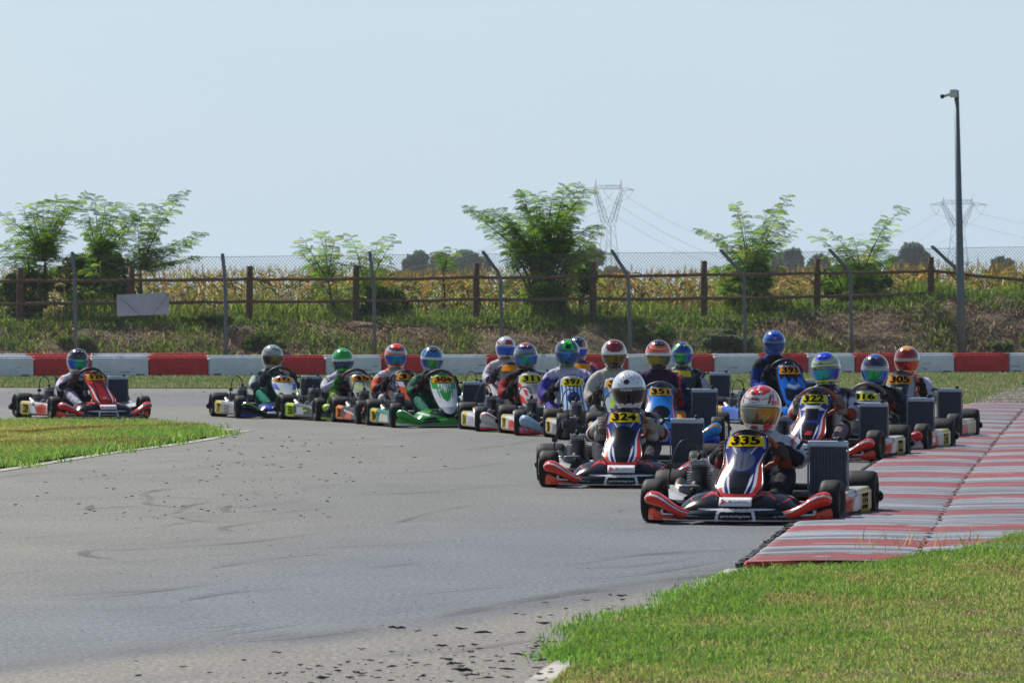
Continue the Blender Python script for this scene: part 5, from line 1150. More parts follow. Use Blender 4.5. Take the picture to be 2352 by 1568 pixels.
# -- the complete kart with its driver
def sp(): return None
def make_kart(c):
    yaw = R(c['yaw']); dh = c['d']; hx = (c['x'] - CX) * dh / FD; ztop = HC - (c['ytop'] - CY0) * dh / FD; dzr = ztop - .822
    off = Vector((math.cos(yaw) * 0 - math.sin(yaw) * .275, math.cos(yaw) * .275, 0)); loc = Vector((hx, dh, 0)) - off
    root = empty('racing_kart', c['label'], 'racing kart', tuple(loc), yaw, 'racing karts in the bend')
    root.location.z = c.get('z', 0.0)
    st = R(c.get('steer', -5)); cid = c['id']
    part('chassis', 'frame', frame_mb, M['dark'], root); part('seat', 'seat', seat_mb, M['dark'], root); part('engine', 'engine', engine_mb, M['metal'], root); part('airbox', 'airbox', airbox_mb, M['dark'], root)
    part('exhaust', 'exhaust', exhaust_mb, M['metal'], root); part('spark_plug_cable', 'plug', plugwire_mb, M['dark'], root); part('steering_column', 'column', column_mb, M['metal'], root); part('rear_bumper', 'rb', rearbumper_mb, M['gloss'], root)
    sw = c.get('wheelcol', ((40, 40, 42), (40, 40, 42))); part('steering_wheel', 'sw%s' % (sw,), lambda: swheel_mb(sw), M['dark'], root, (0, .01, c.get('swz', -.03)))
    for x in (-.535, .535): wheel(root, x, -.52, .130, .125, st, 'front')
    for x in (-.585, .585): wheel(root, x, .52, .142, .205, 0, 'rear')
    radiator_parts(root, c.get('rad', 1.0))
    fs = c['fairing']; part('front_fairing', 'fair_%s' % c.get('fkey', cid), lambda: fairing_mb(fs), M['gloss'], root)
    bs, bdz, bb, bsh = c['bib']; bo = part('front_panel', 'bib_%s' % cid, lambda: bib_mb(bs, bdz, bb, bsh), M['gloss'], root); bo.modifiers.new('solid', 'SOLIDIFY').thickness = .004
    f = bib_fn(bs, bdz)
    if c.get('num') or c['id'] in ('312', '302', '307'):
        pc = next(q_[2] for q_ in bsh if q_[0] == 'p' and q_[1][0] == (-.84, .745)); q = MB(); g_ = []
        for u in np.linspace(-1, 1, 15): g_.append([tuple(Vector(f(u * (.84 - .04 * t_), .745 + .177 * t_)) + Vector((0, -.0022, .001))) for t_ in np.linspace(0, 1, 8)])
        q.grid(g_, lin(pc)); q.build('number_plate', M['print'], bo)
    if c.get('num'): lettering('race_number', f, c['num'], 0, .834, 1.32, .140, (14, 14, 14), bo, bold=.035, off=.0065)
    for (s, u, v, w_, h_, col) in c.get('btext', []): lettering('lettering', f, s, u, v, w_, h_, col, bo, off=.003, shear=.2)
    for s_ in (-1, 1):
        po = part('side_pod', 'pod%d_%s' % (s_, c.get('fkey', cid)), lambda: pod_mb(s_, c['pod']), M['gloss'], root)
        pf = lambda u, v: pod_fn(s_, (1 - u if s_ < 0 else u), v)
        if c.get('podnum'): lettering('race_number', pf, c['podnum'], .2 if s_ < 0 else .8, .47, .17, .30, (18, 18, 18), po, bold=.03, off=.005)
        for (s, u, col) in c.get('ptext', []): lettering('lettering', pf, s, (1 - u) if s_ < 0 else u, .45, .26, .18, col, po, bold=.03, off=.005, shear=.3)
    if c.get('fplate'):
        def fp(u, v): t = (v - .105) / .05; return (u, -.882 + .045 * t + .20 * (abs(u) / HWF) ** 2.4, .118 + .042 * t)
        q = MB(); U = np.linspace(-.098, .098, 14); q.grid([[fp(u, v) for v in (.100, .160)] for u in U], lin((220, 222, 226))); pl = q.build('sticker', M['print'], root, solid=.0015)
        lettering('lettering', fp, 'MOTORSPORT', .022, .130, .125, .018, (30, 34, 90), pl, bold=.015, shear=.25, off=.003)
        q = MB()
        for (a, b) in ((-.078, .140), (-.064, .130), (-.078, .122)): P4 = [fp(a - .008, b - .006), fp(a + .006, b - .006), fp(a + .008, b + .006), fp(a - .006, b + .006)]; q.add([(p[0], p[1] - .004, p[2]) for p in P4], [(0, 1, 2, 3)], lin((200, 30, 40)))
        q.build('emblem', M['print'], pl)
        lf = lambda u, v: (u, -.872 + .20 * (abs(u) / HWF) ** 2.4, v); lettering('lettering', lf, 'spirit-karting.com', 0, .052, .178, .018, (216, 218, 224), root, bold=.012, shear=.2, off=.012)
        for s_ in (-1, 1):
            lf2 = lambda u, v: (u, fair_pt(u / HWF, .4)[1] - .004, v); lettering('lettering', lf2, 'SPIRIT', s_ * .503, .062, .082, .034, (250, 120, 90), root, bold=.03, rot=s_ * .2, off=.008)
    if c.get('flettering'):
        s, u, v, w_, h_, col = c['flettering']; lf2 = lambda u, v: (u, fair_pt(u / HWF, .5)[1] - .006, v); lettering('lettering', lf2, s, u, v, w_, h_, col, root, bold=.02, off=.008)
    # driver
    dl = c['driver']; o = body('person', dl['label'], dl['suit'], dzr, tuple(root.location), yaw, 'kart drivers in helmets')
    tilt = dl.get('pitch', 0)
    helmet(o, dl['helmet'], (dl.get('hx', 0), .275, .680 + dzr), R(dl.get('head', 0)) - 0, tilt)
    for s_, nm in ((-1, 'l'), (1, 'r')):
        g = dl.get('glove', ((40, 40, 42), (30, 30, 32))); part('glove', 'gl%d%s' % (s_, g), lambda: glove_mb(s_, g[0], g[1]), M['glove'], o, (s_ * .152, -.138, .490 + c.get('swz', -.03)), (R(-30), 0, 0))
        bc = dl.get('boot', (30, 30, 34)); part('boot', 'boot%d%s' % (s_, bc), lambda: boot_mb(s_, bc), M['glove'], o)
    if dl.get('collar'):
        q = MB(); q.rev([(.505, .10), (.53, .105), (.55, .085), (.53, .07)], 'z', 20, lin(dl['collar']), off=(0, .315, dzr)); q.build('neck_brace', M['cloth'], o)
    return root
# ---- the eighteen entries, near to far
V_GB = ((30, 170, 120), (20, 50, 200), 60, 0); V_DK = ((30, 30, 34), (14, 14, 18), 70, 0); V_GOLD = ((120, 136, 132), (176, 136, 44), 50, 22, (92, 88, 56)); V_YG = ((150, 140, 20), (40, 90, 90), 60, 20)
def side(base, numc, extra=()): return (base, [('b', (.70, .95, .22, .74), numc)] + list(extra))
SPOD = side((186, 178, 172), (214, 192, 44), [('p', [(.0, .22), (.7, .22), (.7, .32), (.0, .30)], (40, 40, 50)), ('p', [(.40, .45), (.46, .45), (.62, .72), (.54, .72)], (60, 60, 72)), ('p', [(.05, .2), (.4, .2), (.5, .5), (.2, .75), (.05, .75)], (206, 64, 44)), ('p', [(.42, .3), (.62, .3), (.66, .6), (.5, .6)], (232, 232, 232)), ('b', (.0, 1, .70, 1.1), (224, 222, 220))])
ORW = ((58, 54, 52), (150, 74, 36))
KS = []
KS.append(dict(id='335', x=1748, d=31.4, ytop=884, yaw=-10.5, steer=-4, swz=-.068, num='335', bib=('spirit', 0.015, (34, 42, 116), SP_B + SP_INTAKE + plate(YL)), fkey='spirit', fairing=F_SPIRIT, fplate=True, pod=SPOD, podnum='335', ptext=[('SPIRIT', .27, (226, 90, 60))], wheelcol=ORW, rad=1.0,
    label='nearest kart, black and red with number 335 on its blue front panel',
    driver=dict(label='driver of kart 335 in a white suit and white and red helmet with gold visor', head=-8, suit=dict(torso=(26, 28, 44), upper=(214, 214, 226), shoulder=(206, 206, 220), fore=(30, 32, 52), trim=(160, 50, 40), thigh=(26, 26, 34), shin=(30, 30, 40), side=(200, 200, 214), cuff=(40, 36, 44)), glove=((74, 66, 64), (120, 40, 36)),
        helmet=dict(base=(222, 220, 214), visor=V_GOLD, vent=(206, 206, 204), text=[('Arai', -2, 25, 22, 8, (20, 24, 40))], shapes=[('e', (0, 70, 80, 32), (204, 34, 42)), ('p', [(-8, 52), (8, 52), (3, 66), (20, 72), (0, 74), (-20, 72), (-3, 66)], (236, 232, 230)), ('r', (0, 58, 84, 34, .86), (206, 30, 40)), ('pm', [(46, 14), (70, 12), (120, 10), (130, 62), (84, 60), (60, 40)], (196, 36, 44)), ('pm', [(58, 24), (72, 22), (84, 46), (70, 46)], (226, 222, 216)), ('pm', [(36, 14), (44, 14), (56, 40), (50, 42)], (40, 36, 44)), ('pm', [(100, -30), (150, -20), (160, 30), (120, 20)], (40, 110, 86)), ('pm', [(30, -34), (95, -30), (110, -18), (60, -50), (40, -52)], (216, 64, 36)), ('p', [(-12, -48), (12, -48), (12, -36), (-12, -36)], (200, 52, 48)), ('p', [(-8, -45), (8, -45), (8, -39), (-8, -39)], (236, 230, 226)), ('b', (-64, 64, 11, 13.5), (40, 30, 34)), ('r', (-2, 25, 17, 8.5, .80), (30, 30, 60))]))))
KS.append(dict(id='324', x=1444, d=37.5, ytop=850, yaw=-4, steer=-4, swz=-.058, num='324', bib=('spirit', 0.025, (34, 42, 116), SP_B + HOLE(.50, .74, .175) + plate(YL)), fkey='spirit', fairing=F_SPIRIT, fplate=True, pod=SPOD, podnum='324', ptext=[('SPIRIT', .27, (226, 90, 60))], wheelcol=ORW,
    label='black and red kart with number 324 left of the nearest kart',
    driver=dict(label='driver of kart 324 in a plain white helmet with dark visor and light gloves', head=2, suit=dict(torso=(30, 32, 44), upper=(196, 200, 208), shoulder=(36, 38, 46), fore=(110, 24, 32), trim=(30, 40, 90), thigh=(30, 28, 36), shin=(58, 54, 66), side=(180, 184, 196), cuff=(150, 144, 136)), glove=((158, 152, 142), (176, 172, 166)),
        helmet=dict(base=(226, 228, 232), visor=V_DK, vents=False, holes=True, strip=(24, 24, 26), badge=[(-6, 24, 11, 8, (24, 24, 28))], text=[('Verso', -8, 1, 40, 8, (220, 220, 220))], shapes=[('b', (-70, 70, -34, -31), (20, 20, 22)), ('p', [(28, 1), (56, 1), (56, 9), (28, 9)], (210, 210, 210)), ('pm', [(12, -38), (26, -37), (26, -34), (12, -35)], (24, 24, 26))]))))
KS.append(dict(id='322', swz=.0, x=1897, d=43.6, ytop=808, yaw=-12, num='322', bib=('spirit', 0.05, (38, 48, 130), [s for s in SP_B] + [('pm', [(0, .40), (.50, .42), (.44, .62), (0, .66)], (16, 17, 24)), ('p', [(-.9, .60), (.9, .60), (.4, .70), (-.4, .70)], (214, 214, 222)), ('p', [(-.6, .56), (.6, .56), (.4, .64), (-.4, .64)], (20, 22, 30)), ('p', [(-.2, .12), (.2, .12), (.25, .19), (-.1, .20)], (200, 40, 40))] + plate((214, 204, 40))),
    fkey='spirit', fairing=F_SPIRIT, fplate=True, pod=SPOD, podnum='322', ptext=[('SPIRIT', .27, (226, 90, 60))], wheelcol=((96, 92, 90), (150, 74, 36)), rad=1.0,
    label='black and red kart with number 322 directly behind the nearest kart, on the right',
    driver=dict(label='driver of kart 322 in a blue and lime helmet with blue green visor', head=-4, suit=dict(torso=(26, 26, 38), upper=(196, 196, 212), shoulder=(60, 60, 80), fore=(150, 60, 40), thigh=(24, 24, 30), shin=(120, 110, 116), side=(200, 200, 214)), glove=((120, 112, 106), (150, 140, 130)),
        helmet=dict(base=(150, 158, 162), visor=((20, 190, 190), (20, 40, 190), 55, 0), vent=(30, 70, 200), text=[('Arai', -6, 19, 18, 5.5, (24, 24, 30)), ('YOKOHAMA', -4, 1.5, 40, 4, (210, 210, 210))], strip=(24, 24, 26), shapes=[('e', (0, 68, 70, 34), (24, 70, 206)), ('r', (0, 64, 92, 42, .80), (190, 226, 40)), ('pm', [(84, -35), (130, -30), (125, 30), (95, 20)], (196, 228, 40)), ('pm', [(130, -40), (180, -40), (180, 60), (140, 50)], (30, 80, 190)), ('pm', [(0, -56), (40, -56), (84, -34), (60, -31), (0, -36)], (190, 224, 44)), ('pm', [(20, -46), (50, -50), (60, -40), (30, -40)], (30, 70, 190)), ('b', (-90, 90, 11, 15), (196, 226, 44))]))))
KS.append(dict(id='316', swz=.0, x=2010, d=46.0, ytop=812, yaw=-12, num='316', bib=('wide', 0.02, (190, 194, 196), [('b', (-2, 2, 0, .3), (40, 40, 44)), ('pm', [(.0, .3), (.6, .35), (.5, .6), (0, .6)], (60, 62, 66))] + plate((216, 208, 60))), fairing=f_generic((190, 190, 192), (200, 40, 44), (210, 50, 46), (W_, RD)), pod=side((210, 206, 200), (214, 200, 50), [('p', [(.05, .2), (.5, .2), (.4, .75), (.1, .75)], (206, 60, 46)), ('p', [(.18, .4), (.32, .4), (.32, .56), (.18, .56)], (240, 240, 240))]), podnum='316', wheelcol=((110, 106, 102), (110, 106, 102)), fplate=False,
    label='white nosed kart with number 316 half hidden between karts 322 and 305',
    driver=dict(label='driver in a navy blue helmet with bright green and blue visor beside kart 322', head=4, suit=dict(torso=(24, 24, 34), upper=(28, 28, 40), fore=(40, 38, 44), thigh=(30, 30, 36), shin=(34, 34, 40)), glove=((52, 44, 48), (120, 40, 40)),
        helmet=dict(base=(34, 42, 66), visor=((30, 200, 60), (20, 50, 220), 55, 0), vent=(34, 80, 130), strip=(150, 156, 164), text=[], shapes=[('e', (0, 72, 60, 22), (36, 96, 160)), ('s', (.09, .16, .88, 14, 60), (120, 60, 60)), ('pm', [(88, -40), (130, -40), (140, 30), (100, 12)], (60, 44, 48)), ('b', (-70, 70, 11, 14), (160, 166, 172)), ('b', (-60, 60, -42, -32), (24, 110, 190)), ('pm', [(60, 14), (85, 10), (86, 24), (70, 26)], (190, 60, 40))]))))
KS.append(dict(id='805', swz=.05, x=2083, d=50.2, ytop=794, yaw=-10, num='305', bib=('wide', 0.13, (70, 76, 84), [('b', (-2, 2, .0, .35), (28, 30, 36)), ('b', (-2, 2, .40, .50), (24, 40, 130)), ('pm', [(.5, .5), (1, .5), (1, .9), (.72, .9)], (150, 160, 160)), ('pm', [(0, .52), (.5, .52), (.36, .74), (0, .74)], (46, 52, 60)), ('b', (-.2, .2, .64, .68), (190, 200, 150))] + plate((230, 150, 60))), fairing=f_generic((24, 24, 28), (30, 30, 34), (26, 26, 30), ((60, 60, 64), (120, 40, 40)), podh=1.25), pod=side((200, 196, 186), (190, 170, 120), [('p', [(.1, .25), (.6, .25), (.5, .7), (.15, .7)], (214, 90, 40))]), wheelcol=((232, 84, 32), (232, 84, 32)), rad=1.05,
    label='rightmost kart with dark clear nose, orange steering wheel and black front pod',
    driver=dict(label='rightmost driver in a gold and red helmet and white sleeves', head=2, suit=dict(torso=(200, 200, 214), upper=(204, 204, 218), fore=(30, 30, 36), thigh=(80, 140, 50), shin=(40, 40, 44), cuff=(24, 24, 28)), glove=((30, 30, 34), (30, 30, 34)), collar=(226, 90, 40),
        helmet=dict(base=(206, 150, 50), visor=((150, 24, 60), (220, 90, 30), 60, 10), vent=(226, 160, 30), strip=(150, 156, 150), shapes=[('e', (-6, 72, 70, 24), (232, 160, 30)), ('b', (-72, 72, 11, 48), (140, 24, 30)), ('pm', [(72, -10), (100, 0), (110, 40), (80, 60), (60, 46)], (70, 74, 84)), ('pm', [(100, -50), (150, -50), (150, 20), (110, 10)], (150, 40, 30)), ('b', (-60, 60, -56, -42), (180, 40, 36))]))))
BLUE_B = [('pm', [(.60, .0), (1.1, .0), (1.1, .70), (.84, .62), (.70, .3)], (24, 70, 206)), ('pm', [(.74, .1), (.84, .1), (.90, .62), (.98, .72), (.88, .74), (.80, .5)], (236, 150, 40)), ('b', (-2, 2, .93, 1.1), (50, 60, 80))]
KS.append(dict(id='351', x=1512, d=48.7, ytop=780, yaw=0, num='351', bib=('round', 0.02, (36, 128, 214), BLUE_B + HOLE(.34, .62, .16) + plate((240, 176, 50))), btext=[('MONSTER', 0, .68, .7, .035, (190, 216, 236))] * 0, fairing=f_generic((26, 70, 190), (24, 60, 180), (30, 140, 224), ((240, 120, 40), (236, 200, 60)), podh=1.3), pod=side((70, 120, 200), (226, 176, 60), [('p', [(.1, .25), (.6, .25), (.5, .5), (.15, .5)], (230, 226, 214))]), wheelcol=((96, 96, 98), (96, 96, 98)), rad=1.12,
    label='bright blue kart with number 351 behind the white helmeted driver',
    driver=dict(label='driver of kart 351 in a black topped orange and white helmet and navy orange suit', head=4, suit=dict(torso=(24, 26, 66), upper=(26, 30, 76), shoulder=(60, 40, 70), fore=(28, 32, 80), trim=(220, 90, 40), thigh=(24, 28, 70), shin=(226, 150, 40), knee=(30, 40, 120)), glove=((120, 36, 34), (150, 44, 40)),
        helmet=dict(base=(222, 104, 60), visor=V_YG, vent=(20, 20, 22), strip=(206, 204, 200), shapes=[('e', (0, 66, 64, 28), (22, 22, 24)), ('r', (0, 60, 84, 36, .82), (206, 206, 206)), ('pm', [(60, 20), (72, 30), (96, 50), (76, 52), (58, 34)], (40, 40, 42)), ('b', (-50, 50, -56, -33), (26, 26, 28)), ('pm', [(50, -50), (70, -33), (80, -33), (64, -54)], (216, 214, 210)), ('pm', [(100, -20), (120, -10), (130, 40), (108, 20)], (214, 210, 206))]))))
KS.append(dict(id='30x', x=1410, d=50.4, ytop=779, yaw=2, num='38', bib=('shovel', 0.08, (176, 186, 192), [('pm', [(.1, .5), (.5, .3), (.7, .36), (.3, .62)], LM), ('pm', [(.2, .1), (.6, .1), (.7, .3), (.3, .3)], (60, 64, 70)), ('pm', [(.55, .55), (.98, .5), (.98, .75), (.7, .75)], (60, 110, 150))] + plate((240, 160, 50))), fairing=f_generic((30, 31, 33), (36, 36, 38), (40, 40, 42), ((50, 50, 52), (70, 70, 72)), podh=1.5), pod=side((190, 186, 176), (220, 176, 70), [('p', [(.1, .25), (.6, .25), (.5, .6), (.15, .6)], (120, 126, 130))]), podnum='38', wheelcol=((120, 120, 122), (120, 120, 122)),
    label='kart with plain black front fairing behind the white helmeted driver, at left',
    driver=dict(label='driver in a dark red helmet with white band and pale grey suit', head=2, suit=dict(torso=(186, 184, 176), upper=(190, 188, 178), fore=(170, 160, 150), cuff=(60, 56, 54), chest=(60, 60, 60), thigh=(120, 124, 116), shin=(70, 72, 74)), glove=((60, 54, 52), (70, 64, 60)),
        helmet=dict(base=(216, 216, 214), visor=((130, 110, 30), (50, 70, 60), 60, 0), vent=(150, 26, 24), strip=(214, 214, 212), shapes=[('e', (0, 48, 56, 40), (132, 22, 20)), ('s', (.35, 0, .82, 15, 80), (100, 16, 16)), ('b', (-60, 60, -56, -32), (70, 20, 20)), ('pm', [(58, -50), (70, -32), (84, -32), (80, -54)], (216, 214, 212)), ('pm', [(80, -20), (98, -10), (98, 40), (84, 30)], (110, 24, 26))]))))
STR_B = [('s', (22, 2, .15, .0, .76), (70, 140, 214)), ('s', (22, 2, .8, .0, .76), (30, 40, 90))]
KS.append(dict(id='397', x=1303, d=52.05, ytop=778, yaw=4, num='397', bib=('round', 0.07, (196, 210, 226), STR_B + [('e', (0, .46, .5, .15), (28, 50, 120)), ('e', (0, .40, .4, .1), (10, 12, 26))] + plate((226, 206, 40))), fairing=f_generic((206, 52, 40), (216, 50, 36), (150, 186, 210), ((40, 90, 150), (226, 230, 234)), extra=[('s', (120, 60, .1, .05, .3), (110, 150, 186))], podh=1.3), pod=side((214, 206, 200), (216, 190, 60), [('p', [(.1, .25), (.6, .25), (.5, .6), (.15, .6)], (206, 60, 50))]), podnum='397', wheelcol=((170, 172, 174), (170, 172, 174)),
    label='white kart with blue pinstripes and yellow number 397',
    driver=dict(label='driver in a green and navy helmet and purple blue suit, kart 397', head=-2, suit=dict(torso=(70, 60, 150), upper=(66, 54, 150), shoulder=(196, 190, 214), fore=(70, 60, 156), cuff=(30, 30, 44), chest=(210, 90, 70), thigh=(76, 66, 160), shin=(90, 80, 170), side=(206, 204, 216)), glove=((26, 26, 30), (30, 30, 36)),
        helmet=dict(base=(22, 48, 66), visor=((30, 110, 190), (16, 50, 130), 60, 0, (18, 60, 130)), vent=(30, 190, 70), shapes=[('p', [(-34, 14), (-26, 60), (0, 74), (26, 60), (34, 14)], (26, 190, 60)), ('p', [(-15, 18), (-13, 40), (13, 40), (15, 18)], (14, 18, 20)), ('r', (0, 50, 60, 38, .88), (30, 120, 170)), ('pm', [(36, -50), (84, -40), (110, 10), (96, 10), (80, -34), (40, -44)], (40, 206, 60)), ('pm', [(0, -56), (24, -56), (28, -44), (0, -44)], (30, 190, 60))]))))
KS.append(dict(id='311', x=1207, d=53.7, ytop=786, yaw=5, num='311', bib=('shovel', 0.08, (214, 208, 204), [('pm', [(.4, .56), (1.05, .64), (1.05, .76), (.8, .72), (.55, .46), (.2, .36), (0, .40), (0, .33), (.3, .28)], (220, 50, 36)), ('pm', [(.5, .2), (1.1, .3), (1.0, .5), (.7, .4)], (220, 60, 44)), ('b', (-2, 2, 0, .12), (216, 50, 40)), ('pm', [(0, .46), (.35, .50), (.45, .70), (0, .70)], (150, 152, 158))] + plate((206, 196, 60))), fairing=f_generic((208, 204, 202), (218, 50, 34), (216, 212, 208), (GY, RD), podh=1.2), pod=side((214, 212, 214), (210, 196, 60), [('p', [(.1, .25), (.6, .25), (.5, .6), (.15, .6)], (196, 186, 200))]), podnum='311', wheelcol=((60, 60, 62), (60, 60, 62)), btext=[('Racing', 0, .235, 1.0, .06, (200, 200, 204))],
    label='white and red kart with number 311 and long pointed nose',
    driver=dict(label='driver in a purple and grey helmet and dark red suit', head=3, suit=dict(torso=(150, 34, 34), upper=(160, 36, 38), shoulder=(40, 34, 40), fore=(150, 34, 36), cuff=(26, 24, 28), thigh=(40, 36, 40), shin=(44, 40, 44), trim=(30, 30, 30)), glove=((24, 24, 28), (30, 30, 30)),
        helmet=dict(base=(128, 132, 142), visor=((20, 160, 130), (20, 50, 200), 55, 10), vent=(110, 40, 90), shapes=[('e', (0, 74, 80, 20), (190, 60, 60)), ('r', (0, 66, 90, 34, .35), (62, 40, 120)), ('e', (0, 80, 60, 12), (206, 120, 110)), ('b', (-84, 84, 9, 15), (28, 28, 30)), ('pm', [(0, -56), (84, -56), (90, -30), (70, -33), (0, -35)], (90, 66, 74)), ('pm', [(84, -30), (120, -10), (120, 30), (90, 10)], (80, 84, 92))], text=[]))))
GSH = [('b', (-2, 2, .58, 1.1), (44, 160, 72)), ('pm', [(.86, .0), (1.1, .0), (1.1, 1.0), (.95, .9), (.90, .6)], (206, 212, 214)), ('pm', [(0, .24), (.34, .34), (.46, .52), (.30, .58), (0, .60)], (36, 140, 60)), ('pm', [(.0, .74), (.0, .60), (.08, .46), (.14, .72), (.24, .52), (.32, .73), (.46, .60), (.52, .74)], (226, 230, 226)), ('pm', [(.46, .34), (.56, .36), (.62, .58), (.50, .60)], (120, 128, 132))]
KS.append(dict(id='304', swz=.0, x=992, d=55.4, ytop=794, yaw=11, num='304', bib=('shovel', 0.04, (206, 212, 216), GSH + [('b', (-2, 2, .93, 1.1), (50, 160, 80))] + plate((240, 156, 40))), fairing=f_generic((60, 150, 50), (226, 228, 230), (54, 160, 60), (W_, (24, 50, 40)), extra=[('pm', [(.10, .06), (.30, .05), (.36, .075), (.16, .12)], (22, 28, 34)), ('pm', [(.0, .10), (.22, .15), (.16, .19), (0, .19)], (24, 30, 40)), ('pm', [(.22, .12), (.34, .16), (.33, .175), (.2, .14)], (226, 226, 224))]), pod=side((40, 120, 90), (226, 186, 60), [('p', [(.1, .25), (.6, .25), (.5, .6), (.15, .6)], (206, 206, 206))]), podnum='304', wheelcol=((70, 62, 60), (110, 44, 40)),
    label='green and white kart with number 304 in the middle of the left group',
    driver=dict(label='driver in a black and blue helmet and dark green suit', head=-4, suit=dict(torso=(26, 86, 60), upper=(34, 96, 66), fore=(30, 90, 64), cuff=(24, 30, 30), thigh=(30, 100, 80), shin=(40, 110, 90), trim=(130, 150, 136)), glove=((24, 24, 26), (26, 30, 30)),
        helmet=dict(base=(50, 104, 156), visor=((80, 190, 50), (16, 50, 180), 45, 0), vent=(40, 42, 42), strip=(200, 204, 206), shapes=[('e', (0, 66, 64, 30), (40, 42, 40)), ('pm', [(50, 12), (56, 12), (40, 50), (34, 46)], (206, 212, 220)), ('pm', [(86, -20), (100, 0), (96, 50), (84, 40)], (200, 206, 214)), ('b', (-60, 60, -56, -34), (180, 188, 196)), ('pm', [(40, -50), (60, -34), (90, -34), (80, -56)], (40, 60, 110))]))))
KS.append(dict(id='330', x=909, d=57.0, ytop=788, yaw=12, num='33', bib=('wide', 0.05, (60, 62, 70), [('pm', [(.2, .2), (.9, .3), (.8, .55), (.3, .6)], (230, 90, 40)), ('pm', [(.3, .55), (.9, .6), (.9, .7), (.4, .7)], (196, 200, 206))] + plate((240, 156, 50))), fairing=f_generic((30, 32, 36), (230, 90, 40), (226, 90, 40), (W_, K)), pod=side((40, 40, 44), (240, 130, 50), [('p', [(.3, .2), (.66, .2), (.4, .6), (.2, .6)], (232, 80, 34)), ('p', [(.1, .45), (.6, .55), (.6, .62), (.1, .5)], (226, 226, 226))]), podnum='330', wheelcol=((90, 90, 94), (90, 90, 94)),
    label='black and orange kart left of the green and white kart',
    driver=dict(label='driver in an orange red helmet and orange white suit with black forearms', head=-2, suit=dict(torso=(204, 204, 212), upper=(226, 96, 56), shoulder=(206, 206, 214), fore=(28, 28, 32), side=(230, 100, 60), thigh=(210, 206, 214), shin=(60, 60, 64), trim=(40, 40, 40)), glove=((26, 26, 28), (26, 26, 28)),
        helmet=dict(base=(232, 82, 52), visor=((30, 150, 190), (20, 50, 180), 55, 0), vent=(236, 84, 50), shapes=[('r', (0, 56, 92, 44, .42), (180, 188, 194)), ('r', (0, 58, 76, 32, .55), (60, 62, 70)), ('e', (0, 72, 60, 18), (236, 84, 54)), ('b', (-64, 64, 9, 14), (232, 82, 52)), ('pm', [(0, -42), (70, -42), (88, -30), (0, -32)], (236, 90, 60)), ('pm', [(0, -50), (74, -50), (76, -42), (0, -42)], (210, 210, 212)), ('pm', [(86, -20), (96, -10), (96, 30), (88, 20)], (206, 210, 214))]))))
KS.append(dict(id='350', x=787, d=58.5, ytop=799, yaw=20, num='35', bib=('wide', 0.0, (176, 182, 172), [('pm', [(.2, .1), (.9, .2), (.8, .4), (.3, .4)], (60, 62, 56)), ('pm', [(.1, .45), (.6, .5), (.9, .64), (.2, .62)], (196, 214, 130)), ('pm', [(.8, .5), (1.1, .5), (1.1, .9), (.86, .9)], (110, 116, 110))] + plate((240, 164, 60))), fairing=f_generic((60, 66, 60), (190, 214, 90), (190, 220, 70), (K, (206, 210, 206))), pod=side((88, 96, 96), (190, 226, 40), [('p', [(.2, .5), (.64, .3), (.66, .34), (.22, .56)], (190, 220, 60)), ('p', [(.34, .34), (.58, .34), (.58, .62), (.34, .62)], (196, 200, 200))]), podnum='350', wheelcol=((60, 56, 56), (120, 40, 36)),
    label='silver and lime kart with yellow green side panel numbered 350',
    driver=dict(label='driver in a plain bright green helmet and light grey suit with green gloves', head=-10, suit=dict(torso=(40, 44, 66), upper=(196, 196, 208), shoulder=(190, 190, 202), fore=(186, 186, 200), thigh=(160, 206, 60), shin=(110, 96, 90), knee=(150, 200, 60), side=(190, 190, 204)), glove=((40, 110, 44), (60, 130, 50)),
        helmet=dict(base=(24, 156, 64), visor=((36, 90, 110), (20, 60, 110), 60, 0), vent=(20, 140, 56), strip=(196, 200, 204), shapes=[('pm', [(40, 14), (80, 12), (100, 30), (70, 24)], (16, 30, 24)), ('b', (-30, 30, -40, -34), (30, 200, 80)), ('pm', [(0, -56), (70, -56), (84, -44), (0, -46)], (18, 60, 50))]))))
